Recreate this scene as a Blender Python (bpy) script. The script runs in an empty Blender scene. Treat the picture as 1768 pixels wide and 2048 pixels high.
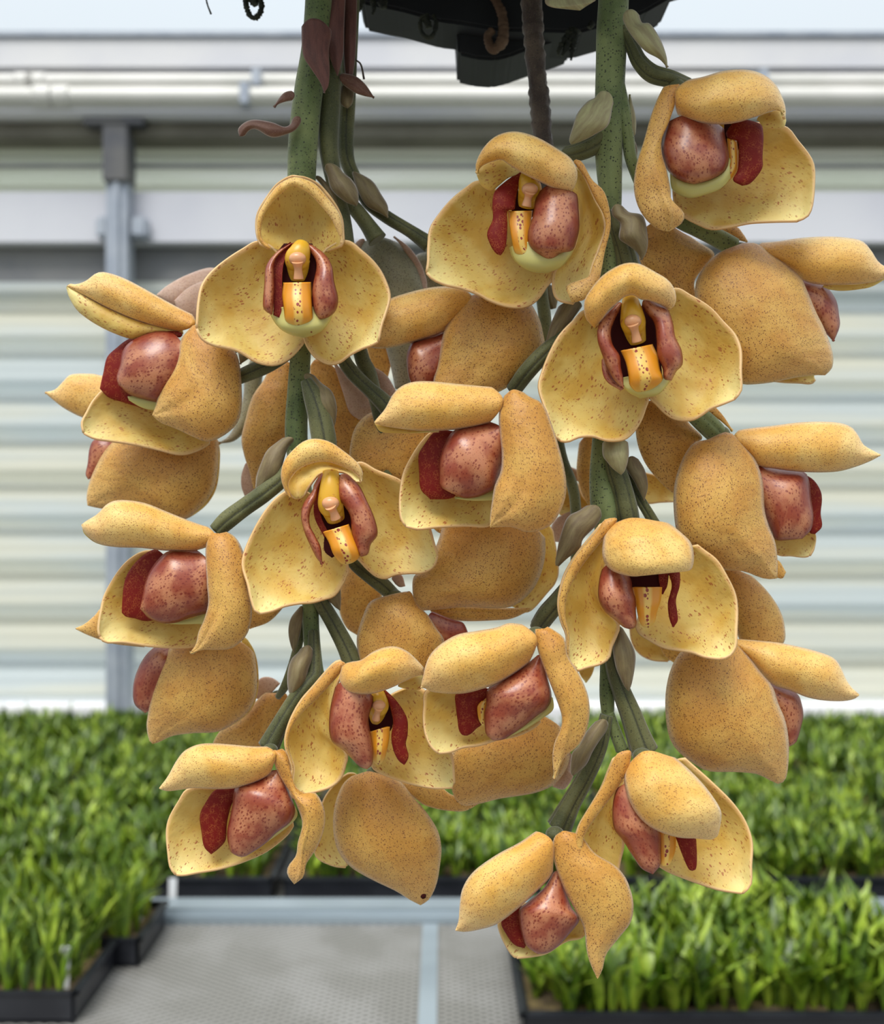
import bpy, bmesh, math, random
from mathutils import Vector
random.seed(7)
C = bpy.context.scene.collection
S = bpy.context.scene
FPX = 1967.0                       # focal length of the view, in pixels of a 1768 x 2048 frame
CX, CY = 884.0, 1024.0
CAMZ = 1.50                        # camera height above the floor
# ------------------------------------------------------------------ camera, sky, exposure
cam = bpy.data.cameras.new('camera')
cam.sensor_fit = 'VERTICAL'; cam.sensor_height = 36.0
cam.lens = FPX / 2048.0 * 36.0
cam.clip_start = 0.02; cam.clip_end = 60
cam.dof.use_dof = True; cam.dof.focus_distance = 0.40; cam.dof.aperture_fstop = 8.6
co = bpy.data.objects.new('camera', cam); C.objects.link(co)
co.location = (0, 0, CAMZ); co.rotation_euler = (math.pi/2, 0, 0)
S.camera = co
S.view_settings.view_transform = 'Standard'; S.view_settings.look = 'None'
S.view_settings.exposure = 0.0; S.view_settings.gamma = 1.0
S.view_settings.use_curve_mapping = False
S.cycles.max_bounces = 6; S.cycles.transmission_bounces = 4; S.cycles.caustics_reflective = False; S.cycles.caustics_refractive = False
w = bpy.data.worlds.new('sky'); S.world = w; w.use_nodes = True
nt = w.node_tree; nt.nodes.clear()
out = nt.nodes.new('ShaderNodeOutputWorld'); bg = nt.nodes.new('ShaderNodeBackground')
tc = nt.nodes.new('ShaderNodeTexCoord'); sp = nt.nodes.new('ShaderNodeSeparateXYZ'); rp = nt.nodes.new('ShaderNodeValToRGB')
nt.links.new(tc.outputs['Generated'], sp.inputs[0])
mr = nt.nodes.new('ShaderNodeMapRange'); mr.inputs['From Min'].default_value = -1; mr.inputs['From Max'].default_value = 1
nt.links.new(sp.outputs['Z'], mr.inputs['Value']); nt.links.new(mr.outputs[0], rp.inputs[0])
el = rp.color_ramp.elements
el[0].position = 0.30; el[0].color = (0.12, 0.12, 0.10, 1)
el[1].position = 1.0; el[1].color = (0.98, 0.99, 1.0, 1)
e = el.new(0.47); e.color = (0.17, 0.175, 0.17, 1)
e = el.new(0.53); e.color = (0.40, 0.42, 0.43, 1)
e = el.new(0.73); e.color = (0.47, 0.52, 0.56, 1)
bg.inputs['Strength'].default_value = 1.75
nt.links.new(rp.outputs[0], bg.inputs[0]); nt.links.new(bg.outputs[0], out.inputs[0])
sun = bpy.data.lights.new('sun', 'SUN'); sun.energy = 3.0; sun.angle = math.radians(28); sun.color = (1.0, 0.97, 0.92)
so = bpy.data.objects.new('sun', sun); C.objects.link(so); so.rotation_euler = (math.radians(28), math.radians(-12), 0)

# ------------------------------------------------------------------ materials
class NT:
    def __init__(s, name):
        s.m = bpy.data.materials.new(name); s.m.use_nodes = True
        s.t = s.m.node_tree; s.t.nodes.clear()
        s.o = s.n('ShaderNodeOutputMaterial'); s.b = s.n('ShaderNodeBsdfPrincipled')
        s.l(s.b.outputs[0], s.o.inputs['Surface'])
    def n(s, t, **k):
        x = s.t.nodes.new(t)
        for a, v in k.items(): setattr(x, a, v)
        return x
    def l(s, a, b): s.t.links.new(a, b)
    def val(s, x, sock):
        if isinstance(x, (int, float)): sock.default_value = x
        elif isinstance(x, tuple): sock.default_value = x if len(x) == len(sock.default_value) else (*x, 1)
        else: s.l(x, sock)
    def math(s, op, a, b=0.0, c=None):
        x = s.n('ShaderNodeMath', operation=op); s.val(a, x.inputs[0]); s.val(b, x.inputs[1])
        if c is not None: s.val(c, x.inputs[2])
        return x.outputs[0]
    def mix(s, f, a, b):
        x = s.n('ShaderNodeMix', data_type='RGBA'); s.val(f, x.inputs[0]); s.val(a, x.inputs[6]); s.val(b, x.inputs[7])
        return x.outputs[2]
    def mapr(s, v, a, b, c=0.0, d=1.0, smooth=True):
        x = s.n('ShaderNodeMapRange', interpolation_type='SMOOTHSTEP' if smooth else 'LINEAR')
        s.val(v, x.inputs[0]); s.val(a, x.inputs[1]); s.val(b, x.inputs[2]); s.val(c, x.inputs[3]); s.val(d, x.inputs[4])
        return x.outputs[0]
    def uv(s, name, sx=1.0, sy=1.0, jitter=True):
        u = s.n('ShaderNodeUVMap', uv_map=name); m = s.n('ShaderNodeVectorMath', operation='MULTIPLY')
        s.l(u.outputs[0], m.inputs[0]); m.inputs[1].default_value = (sx, sy, 1)
        if not jitter: return m.outputs[0]
        oi = s.n('ShaderNodeObjectInfo'); a = s.n('ShaderNodeVectorMath', operation='ADD')
        s.l(m.outputs[0], a.inputs[0]); mm = s.math('MULTIPLY', oi.outputs['Random'], 300.0)
        cb = s.n('ShaderNodeCombineXYZ'); s.l(mm, cb.inputs[0]); s.l(mm, cb.inputs[1]); s.l(mm, cb.inputs[2]); s.l(cb.outputs[0], a.inputs[1])
        return a.outputs[0]
    def noise(s, vec, scale, detail=3.0, rough=0.5):
        x = s.n('ShaderNodeTexNoise'); x.inputs['Scale'].default_value = scale; x.inputs['Detail'].default_value = detail
        x.inputs['Roughness'].default_value = rough
        if vec is not None: s.l(vec, x.inputs['Vector'])
        return x.outputs['Fac']
    def spots(s, vec, scale, r0, r1, keep=0.0, soft=0.06):
        """1 inside a spot; spot radius varies r0..r1 of the cell, a share KEEP of the cells has none"""
        v = s.n('ShaderNodeTexVoronoi', feature='F1'); v.inputs['Scale'].default_value = scale; s.l(vec, v.inputs['Vector'])
        sc = s.n('ShaderNodeSeparateColor'); s.l(v.outputs['Color'], sc.inputs[0])
        r = s.mapr(sc.outputs[0], keep, 1.0, r0, r1, False)
        on = s.math('GREATER_THAN', sc.outputs[0], keep)
        d = s.math('SUBTRACT', r, v.outputs['Distance'])
        return s.math('MULTIPLY', s.mapr(d, 0.0, soft), on)
    def bump(s, h, strength, dist):
        x = s.n('ShaderNodeBump'); x.inputs['Strength'].default_value = strength; x.inputs['Distance'].default_value = dist
        s.l(h, x.inputs['Height']); s.l(x.outputs[0], s.b.inputs['Normal'])
    def fin(s, col, rough=0.5, sss=0.0, radius=(1, .5, .25), sscale=0.002, sheen=0.0, metal=0.0, spec=0.5):
        s.val(col, s.b.inputs['Base Color']); s.val(rough, s.b.inputs['Roughness'])
        s.b.inputs['Metallic'].default_value = metal; s.b.inputs['Specular IOR Level'].default_value = spec
        if sss:
            s.b.inputs['Subsurface Weight'].default_value = sss; s.b.inputs['Subsurface Radius'].default_value = radius
            s.b.inputs['Subsurface Scale'].default_value = sscale
        if sheen:
            s.b.inputs['Sheen Weight'].default_value = sheen; s.b.inputs['Sheen Roughness'].default_value = 0.4
        return s.m

def uvsplit(n):
    u = n.n('ShaderNodeUVMap', uv_map='uv'); sp = n.n('ShaderNodeSeparateXYZ'); n.l(u.outputs[0], sp.inputs[0])
    e = n.math('ABSOLUTE', n.math('MULTIPLY_ADD', sp.outputs[1], 2.0, -1.0))     # 0 midrib .. 1 margin
    return sp.outputs[0], sp.outputs[1], e

def sepal_outer(name, c1, c2, edge, spotcol, spot=0.9, dens=1.0, base=(0.52, 0.215, 0.028)):
    n = NT(name); u, v, e = uvsplit(n)
    met = n.uv('met', 1, 1)
    nz = n.noise(met, 0.07, 3.0)
    col = n.mix(n.mapr(nz, 0.35, 0.65), c1, c2)
    col = n.mix(n.math('MULTIPLY', n.mapr(u, 0.45, 0.0), 0.55), col, base)
    col = n.mix(n.math('MULTIPLY', n.mapr(u, 0.55, 1.0), 0.35), col, edge)
    col = n.mix(n.math('MULTIPLY', n.mapr(e, 0.84, 1.0), 0.5), col, edge)
    fine = n.noise(met, 1.6, 4.0, 0.7)
    col = n.mix(n.math('MULTIPLY', n.mapr(fine, 0.5, 0.72), 0.45), col, spotcol)
    m2 = n.uv('met', 1.0, 1.35)
    s1 = n.spots(m2, 1.12*dens, 0.18, 0.46, 0.06, 0.13)
    col = n.mix(n.math('MULTIPLY', s1, spot), col, spotcol)
    s2 = n.spots(n.uv('met', 1.3, 1.0), 1.5*dens, 0.15, 0.42, 0.3, 0.2)
    col = n.mix(n.math('MULTIPLY', s2, spot*0.55), col, spotcol)
    n.bump(n.math('ADD', fine, n.math('MULTIPLY', n.noise(met, 0.16, 2.0), 5.0)), 0.35, 0.0004)
    return n.fin(col, 0.5, 0.25, (1.0, 0.55, 0.2), 0.0020, 0.22)

def sepal_inner(name, c1, c2, c3, spotcol):
    n = NT(name); u, v, e = uvsplit(n)
    met = n.uv('met', 1, 1)
    col = n.mix(n.mapr(n.noise(met, 0.08, 2.0), 0.35, 0.68), c1, c2)
    col = n.mix(n.math('MULTIPLY', n.mapr(u, 0.6, 0.98), 0.8), col, c3)
    col = n.mix(n.math('MULTIPLY', n.mapr(e, 0.9, 1.0), 0.6), col, (0.72, 0.42, 0.20))
    patchy = n.mapr(n.noise(met, 0.12, 2.0), 0.38, 0.62)
    m2 = n.uv('met', 0.62, 1.3)
    s1 = n.math('MULTIPLY', n.spots(m2, 0.60, 0.16, 0.36, 0.12, 0.06), n.math('MULTIPLY_ADD', patchy, 0.75, 0.25))
    s2 = n.math('MULTIPLY', n.spots(n.uv('met', 0.8, 1.6), 0.85, 0.14, 0.34, 0.25, 0.06), patchy)
    col = n.mix(n.math('MULTIPLY', s1, 0.85), col, spotcol)
    col = n.mix(n.math('MULTIPLY', s2, 0.8), col, spotcol)
    n.bump(n.math('ADD', n.noise(met, 0.9, 3.0), n.math('MULTIPLY', n.noise(met, 0.13, 2.0), 6.0)), 0.3, 0.0004)
    return n.fin(col, 0.58, 0.25, (1.0, 0.7, 0.25), 0.0025, 0.1)

M = {}
M['out'] = sepal_outer('sepal back skin', (0.585, 0.295, 0.052), (0.67, 0.395, 0.09), (0.78, 0.53, 0.22), (0.20, 0.065, 0.015))
M['hood'] = sepal_outer('hood back skin', (0.75, 0.42, 0.08), (0.83, 0.56, 0.17), (0.89, 0.67, 0.40), (0.34, 0.12, 0.03), 0.75, base=(0.66, 0.29, 0.032))
M['grey'] = sepal_outer('grey green young sepal skin', (0.22, 0.205, 0.11), (0.29, 0.27, 0.16), (0.42, 0.34, 0.30), (0.09, 0.06, 0.035), base=(0.20, 0.19, 0.11))
M['pale'] = sepal_outer('mauve pale sepal skin', (0.45, 0.28, 0.19), (0.55, 0.37, 0.27), (0.68, 0.52, 0.45), (0.25, 0.10, 0.06), 0.5, base=(0.42, 0.28, 0.22))
M['in'] = sepal_inner('sepal inner skin', (0.58, 0.35, 0.055), (0.66, 0.48, 0.13), (0.80, 0.70, 0.31), (0.34, 0.08, 0.015))
n = NT('sepal cut edge'); M['rim'] = n.fin((0.74, 0.48, 0.22), 0.5, 0.3, (1, .6, .3), 0.002)

def lobe(name, c1, c2, c3, spotcol, rough):
    n = NT(name); u, v, e = uvsplit(n); met = n.uv('met', 1, 1)
    col = n.mix(n.mapr(n.noise(met, 0.11, 3.0), 0.38, 0.62), c1, c2)
    col = n.mix(n.math('MULTIPLY', n.mapr(e, 0.45, 1.0), 0.75), col, c3)
    s1 = n.spots(n.uv('met', 0.8, 1.1), 0.80, 0.22, 0.50, 0.05, 0.10)
    col = n.mix(n.math('MULTIPLY', s1, 0.8), col, spotcol)
    s2 = n.spots(n.uv('met', 1, 1), 1.5, 0.2, 0.45, 0.2, 0.15); col = n.mix(n.math('MULTIPLY', s2, 0.5), col, spotcol)
    n.bump(n.noise(met, 0.8, 2.0), 0.15, 0.0003)
    return n.fin(col, rough, 0.2, (1, .3, .2), 0.0015, 0.0, 0.0, 0.6)
M['lobe'] = lobe('lip lobe outer skin', (0.50, 0.20, 0.095), (0.30, 0.060, 0.026), (0.20, 0.020, 0.009), (0.20, 0.020, 0.010), 0.34)
n = NT('lip lobe velvet'); met = n.uv('met', 1, 1)
vo = n.n('ShaderNodeTexVoronoi', feature='DISTANCE_TO_EDGE'); vo.inputs['Scale'].default_value = 0.95; n.l(met, vo.inputs['Vector'])
net = n.math('MULTIPLY', n.mapr(vo.outputs['Distance'], 0.10, 0.02), n.mapr(n.noise(met, 0.4), 0.4, 0.6))
M['lobein'] = n.fin(n.mix(n.math('MULTIPLY', net, 0.5), (0.18, 0.009, 0.005), (0.42, 0.12, 0.03)), 0.6, 0.1, (1, .3, .2), 0.001, spec=0.2)
n = NT('lip bowl skin'); met = n.uv('met', 1, 1)
M['bowl'] = n.fin(n.mix(n.spots(n.uv('met', .6, 1), 0.22, 0.1, 0.28, 0.55), (0.56, 0.51, 0.17), (0.25, 0.04, 0.02)), 0.35, 0.3, (1, .8, .3), 0.002)
n = NT('lip orange mid lobe skin'); u, v, e = uvsplit(n)
col = n.mix(n.mapr(e, 0.18, 0.42), (0.80, 0.52, 0.12), (0.72, 0.29, 0.015))
col = n.mix(n.mapr(u, 0.6, 1.0), col, (0.76, 0.55, 0.14))
msk = n.mapr(e, 0.36, 0.22)
col = n.mix(n.math('MULTIPLY', n.spots(n.uv('met', .8, 1), 0.70, 0.28, 0.50, 0.0, 0.04), msk), col, (0.30, 0.03, 0.02))
M['mid'] = n.fin(col, 0.35, 0.3, (1, .5, .2), 0.002)
n = NT('column yellow skin'); tcn = n.n('ShaderNodeTexCoord')
M['col'] = n.fin(n.mix(n.mapr(n.noise(tcn.outputs['Object'], 300), 0.62, 0.7), (0.74, 0.42, 0.030), (0.5, 0.16, 0.03)), 0.35, 0.4, (1, .5, .2), 0.002)
n = NT('column pinkish cap skin'); M['cap'] = n.fin((0.74, 0.38, 0.19), 0.32, 0.4, (1, .5, .3), 0.002)
n = NT('dark throat velvet'); M['throat'] = n.fin((0.040, 0.006, 0.006), 0.8, spec=0.1)

def green(name, c1, c2, dot, dots, groove=0.0):
    n = NT(name); tcn = n.n('ShaderNodeTexCoord'); ob = tcn.outputs['Object']
    col = n.mix(n.mapr(n.noise(ob, 55, 3.0), 0.38, 0.62), c1, c2)
    col = n.mix(n.math('MULTIPLY', n.spots(ob, 900, 0.16, 0.42, 0.10, 0.10), dots), col, dot)
    gu, gv, ge = uvsplit(n); col = n.mix(n.math('MULTIPLY', n.mapr(gv, 0.45, 1.0), groove), col, dot)  # groove bottoms darkened: their shade is put into the colour
    fz = n.noise(ob, 2200, 2.0, 0.8)
    col = n.mix(n.math('MULTIPLY', n.mapr(fz, 0.55, 0.75), 0.35), col, (0.34, 0.36, 0.19))
    n.bump(fz, 0.5, 0.0003)
    return n.fin(col, 0.65, 0.0, sheen=0.35)
M['stem'] = green('speckled green stem skin', (0.095, 0.135, 0.038), (0.20, 0.245, 0.085), (0.02, 0.025, 0.012), 0.9, 0.12)
M['stalk'] = green('dull green stalk skin', (0.062, 0.070, 0.020), (0.130, 0.132, 0.045), (0.02, 0.022, 0.012), 0.5, 0.8)
M['bark'] = green('brown shrivelled stem skin', (0.045, 0.025, 0.018), (0.11, 0.075, 0.05), (0.01, 0.01, 0.01), 0.5)
def bractm(name, c1, c2, c3):
    n = NT(name); met = n.uv('met', 0.10, 0.5); u, v, e = uvsplit(n)
    col = n.mix(n.mapr(n.noise(met, 0.9, 4.0, 0.65), 0.3, 0.7), c1, c2)
    col = n.mix(n.math('MULTIPLY', n.mapr(e, 0.8, 1.0), 0.5), col, c3)
    fz = n.noise(n.uv('met', 1, 1), 2.0, 3.0, 0.7)
    col = n.mix(n.math('MULTIPLY', n.mapr(fz, 0.5, 0.75), 0.4), col, c3)
    n.bump(fz, 0.3, 0.0003)
    return n.fin(col, 0.6, 0.0, sheen=0.3)
M['bract'] = bractm('papery grey brown bract', (0.145, 0.100, 0.045), (0.24, 0.19, 0.085), (0.24, 0.155, 0.095))
M['bractl'] = bractm('pale green papery bract', (0.26, 0.22, 0.105), (0.38, 0.36, 0.17), (0.33, 0.23, 0.16))
M['sheath'] = bractm('dry red brown sheath', (0.085, 0.028, 0.020), (0.15, 0.052, 0.036), (0.20, 0.09, 0.06))
M['sheathl'] = bractm('dry brown curled sheath', (0.12, 0.045, 0.028), (0.19, 0.09, 0.055), (0.40, 0.28, 0.21))

# ------------------------------------------------------------------ geometry helpers
FRAMES = {
 '0': (0, 0, 1), 'A': (380, 330, .2376), 'B': (80, 500, .2735), 'C': (740, 240, .2828), 'D': (1050, 500, .2545), 'E': (1230, 120, .3043),
 'F': (380, 0, .2941), 'G': (880, 0, .2941), 'H': (1240, 420, .2986), 'I': (1260, 780, .2873), 'J': (440, 840, .2602), 'K': (140, 960, .2735),
 'L': (720, 720, .2636), 'M': (1060, 1000, .2489), 'N': (820, 1200, .2376), 'O': (1280, 1120, .2760), 'P': (540, 1260, .2036),
 'Q': (300, 1420, .3507), 'R': (880, 1460, .3733), 'W': (980, 540, .2539), 'X1': (640, 1080, .2941), 'X2': (660, 440, .2602),
 'X3': (1080, 840, .1923), 'X4': (400, 1160, .2036), 'X5': (460, 700, .1923), 'X6': (1180, 380, .181), 'X7': (1060, 1220, .2246)}
def pts(fr, s):
    ox, oy, k = FRAMES[fr]; r = []
    for t in s.split():
        a = t.split(','); r.append((ox+float(a[0])*k, oy+float(a[1])*k) + tuple(float(q) for q in a[2:]))
    return r
def world(px, py, d):
    return Vector(((px-CX)/FPX*d, d, CAMZ+(CY-py)/FPX*d))
def catmull(P, n):
    """n points at even arc length on a smooth curve through P (tuples of any length)"""
    if len(P) == 1: return [P[0]]*n
    Q = [tuple(2*a-b for a, b in zip(P[0], P[1]))] + list(P) + [tuple(2*a-b for a, b in zip(P[-1], P[-2]))]
    D = []
    for i in range(1, len(Q)-2):
        for j in range(12):
            t = j/12
            D.append(tuple(0.5*((2*b)+(-a+c)*t+(2*a-5*b+4*c-d)*t*t+(-a+3*b-3*c+d)*t**3) for a, b, c, d in zip(Q[i-1], Q[i], Q[i+1], Q[i+2])))
    D.append(tuple(P[-1]))
    L = [0.0]
    for a, b in zip(D, D[1:]): L.append(L[-1]+math.hypot(a[0]-b[0], a[1]-b[1]))
    tot = L[-1] or 1.0; out = []; k = 0
    for i in range(n):
        s = tot*i/(n-1)
        while k < len(L)-2 and L[k+1] < s: k += 1
        f = (s-L[k])/((L[k+1]-L[k]) or 1.0); f = min(max(f, 0), 1)
        out.append(tuple(a+(b-a)*f for a, b in zip(D[k], D[k+1])))
    return out
def lerp1(vals, t):
    if len(vals) == 1: return vals[0]
    x = t*(len(vals)-1); i = min(int(x), len(vals)-2); f = x-i; f = f*f*(3-2*f)
    return vals[i]+(vals[i+1]-vals[i])*f

def patch_grid(D, L, R, Mid=None, z=(0,), b=0.0, t=0.0, keel=0.0, kv=0.0, nu=34, nv=17, warp=0.0, seed=0, rnd_base=True):
    """a curved sheet between two traced margins; z, b, t, keel in pixels toward the camera. Returns grid of (world point, u, v)"""
    HI = 241; A_ = catmull(L, HI); C_ = catmull(R, HI); M_ = catmull(Mid, HI) if Mid else None
    def at(K, u):
        x = min(max(u, 0), 1)*(HI-1); i = min(int(x), HI-2); f = x-i
        return (K[i][0]+(K[i+1][0]-K[i][0])*f, K[i][1]+(K[i+1][1]-K[i][1])*f)
    a = [at(A_, i/(nu-1)) for i in range(nu)]; c = [at(C_, i/(nu-1)) for i in range(nu)]; m = M_
    ln = sum(math.hypot((A_[i][0]+C_[i][0]-A_[i+1][0]-C_[i+1][0])/2, (A_[i][1]+C_[i][1]-A_[i+1][1]-C_[i+1][1])/2) for i in range(HI-1)) or 1.0
    rr = min(0.13, 0.42*math.hypot(a[0][0]-c[0][0], a[0][1]-c[0][1])/ln) if rnd_base else 0.0
    wid = [math.hypot(p[0]-q[0], p[1]-q[1]) for p, q in zip(a, c)]; wm = max(wid) or 1.0
    rnd = random.Random(seed); ph = [rnd.uniform(0, 6.28) for _ in range(4)]
    G = []
    for i in range(nu):
        u = i/(nu-1); row = []; zz = lerp1(z, u); ws = min(1.0, (wid[i]/wm))**0.8
        for j in range(nv):
            v = -1+2*j/(nv-1); v = math.sin(v*math.pi/2)*0.35+v*0.65
            s = (v+1)/2
            ue = u+rr*abs(v)**2.5*(1-u)**5
            pa, pc = at(A_, ue), at(C_, ue)
            px = pa[0]*(1-s)+pc[0]*s; py = pa[1]*(1-s)+pc[1]*s
            if m:
                mx = (pa[0]+pc[0])/2; my = (pa[1]+pc[1])/2; pm = at(m, ue)
                k = 1-v*v; px += (pm[0]-mx)*k; py += (pm[1]-my)*k
            prof = (max(0.0, 1-abs(v)**2.1))**(0.72 if b > 0 else 1.05)
            zp = zz + b*ws*prof + t*v*ws
            if keel: zp += keel*math.exp(-((v-kv)/0.13)**2)*max(0.0, (u-0.25)/0.75)*ws
            if warp: zp += warp*ws*(math.sin(5*u+3*v+ph[0])*0.6+math.sin(9*u*v+4*v+ph[1])*0.4)*(0.3+0.7*abs(v))
            d = D - zp*D/FPX
            row.append((world(px, py, d), u, s))
        G.append(row)
    return G

def grids_to_mesh(name, grids, mats, thick):
    """grids: list of (grid, slot). Slots 0/1 face the camera with mats[0]/mats[1]; the far side gets the other skin."""
    me = bpy.data.meshes.new(name); bm = bmesh.new(); u1 = bm.loops.layers.uv.new('uv'); u2 = bm.loops.layers.uv.new('met')
    for G, slot in grids:
        nu, nv = len(G), len(G[0])
        V = [[bm.verts.new(p[0]) for p in r] for r in G]
        cum = [0.0]
        for i in range(1, nu): cum.append(cum[-1]+(G[i][nv//2][0]-G[i-1][nv//2][0]).length*1000)
        acr = []
        for i in range(nu):
            r = [0.0]
            for j in range(1, nv): r.append(r[-1]+(G[i][j][0]-G[i][j-1][0]).length*1000)
            h = r[nv//2]; acr.append([x-h for x in r])
        ar = 0.0
        for i in range(nu-1):
            for j in range(nv-1):
                p, q, s_ = G[i][j][0], G[i+1][j][0], G[i][j+1][0]
                ar += (q.x-p.x)*(s_.z-p.z)-(q.z-p.z)*(s_.x-p.x)
        flip = ar < 0
        for i in range(nu-1):
            for j in range(nv-1):
                idx = [(i, j), (i+1, j), (i+1, j+1), (i, j+1)]
                if flip: idx.reverse()
                vs = [V[a][b_] for a, b_ in idx]
                try: f = bm.faces.new(vs)
                except ValueError: continue
                f.material_index = slot; f.smooth = True
                for lp, (a, b_) in zip(f.loops, idx):
                    lp[u1].uv = (G[a][b_][1], G[a][b_][2]); lp[u2].uv = (cum[a], acr[a][b_])
    if thick:
        # close every sheet: a far side at the sheet's real thickness plus a rim
        bm.normal_update()
        front = list(bm.faces); vn = {v: v.normal.copy() for v in bm.verts}
        bverts = {v: bm.verts.new(v.co - vn[v]*thick) for v in list(bm.verts)}
        for f in front:
            g = bm.faces.new([bverts[v] for v in reversed(f.verts)])
            g.smooth = True; g.material_index = 1-f.material_index if len(mats) > 2 else f.material_index
            for lp in g.loops:
                for lo in f.loops:
                    if bverts[lo.vert] is lp.vert: lp[u1].uv = lo[u1].uv; lp[u2].uv = lo[u2].uv
        for e in [e for e in bm.edges if len(e.link_faces) == 1 and e.verts[0] in bverts and e.verts[1] in bverts]:
            f = e.link_faces[0]; lo = next(l for l in f.loops if l.edge is e)
            a, b_ = lo.vert, lo.link_loop_next.vert
            g = bm.faces.new([b_, a, bverts[a], bverts[b_]]); g.material_index = len(mats)-1 if len(mats) > 2 else f.material_index; g.smooth = True
            for lp in g.loops: lp[u1].uv = lo[u1].uv; lp[u2].uv = lo[u2].uv
    bm.to_mesh(me); bm.free()
    for m in mats: me.materials.append(M[m] if isinstance(m, str) else m)
    return me

def link(name, me, parent=None):
    o = bpy.data.objects.new(name, me); C.objects.link(o)
    if parent is not None: o.parent = parent
    return o
def empty(name, label=None, cat=None, group=None, parent=None, kind=None):
    o = bpy.data.objects.new(name, None); C.objects.link(o); o.empty_display_size = 0.02
    if label: o['label'] = label
    if cat: o['category'] = cat
    if group: o['group'] = group
    if parent is not None: o.parent = parent
    return o

def tube_mesh(name, P, mat, ridges=0, depth=0.0, seg=36, n=None, bumps=0.0, seed=0):
    """P: (world Vector, radius). A smooth tapering tube, optionally grooved lengthwise."""
    n = n or max(12, 8*len(P)); rnd = random.Random(seed)
    Q = [(p.x, p.z, p.y, r) for p, r in P]; Q = catmull(Q, n)
    pts3 = [Vector((q[0], q[2], q[1])) for q in Q]; rad = [max(q[3], 1e-5) for q in Q]
    bm = bmesh.new(); u1 = bm.loops.layers.uv.new('uv'); u2 = bm.loops.layers.uv.new('met'); rings = []; prev = None
    for i, p in enumerate(pts3):
        t = (pts3[min(i+1, n-1)]-pts3[max(i-1, 0)]).normalized()
        if prev is None: prev = t.cross(Vector((0, 1, 0.01))).normalized()
        a = (prev-t*prev.dot(t)).normalized(); prev = a; b_ = t.cross(a)
        rk = 1+bumps*(rnd.random()-0.5)
        ring = []
        for k in range(seg):
            th = 2*math.pi*k/seg; r = rad[i]*rk*(1+(rnd.random()-0.5)*bumps*0.5)
            if ridges: r *= 1-depth*(0.5+0.5*math.cos(ridges*th+0.6))**6
            ring.append(bm.verts.new(p+(a*math.cos(th)+b_*math.sin(th))*r))
        rings.append(ring)
    for i in range(n-1):
        for k in range(seg):
            f = bm.faces.new([rings[i][k], rings[i][(k+1) % seg], rings[i+1][(k+1) % seg], rings[i+1][k]]); f.smooth = True
            if ridges:
                for lp, (ii, kk) in zip(f.loops, ((i, k), (i, k+1), (i+1, k+1), (i+1, k))):
                    lp[u1].uv = (ii/n, (0.5+0.5*math.cos(ridges*2*math.pi*kk/seg+0.6))**6)
    for r in (rings[0], list(reversed(rings[-1]))):
        try: bm.faces.new(list(reversed(r)))
        except ValueError: pass
    bmesh.ops.recalc_face_normals(bm, faces=bm.faces)
    me = bpy.data.meshes.new(name); bm.to_mesh(me); bm.free(); me.materials.append(M[mat] if isinstance(mat, str) else mat)
    return me
def tube(name, parent, D, s, mat, fr='0', ridges=0, depth=0.0, bumps=0.0, seed=0):
    """s: x,y,radius[,z] in the frame FR (radius and z in photo pixels)"""
    P = []
    ox, oy, k = FRAMES[fr]
    for tkn in s.split():
        a = [float(q) for q in tkn.split(',')]
        zz = a[3] if len(a) > 3 else 0.0; d = D-zz*D/FPX
        P.append((world(ox+a[0]*k, oy+a[1]*k, d), a[2]*d/FPX))
    return link(name, tube_mesh(name, P, mat, ridges, depth, bumps=bumps, seed=seed), parent)

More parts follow.
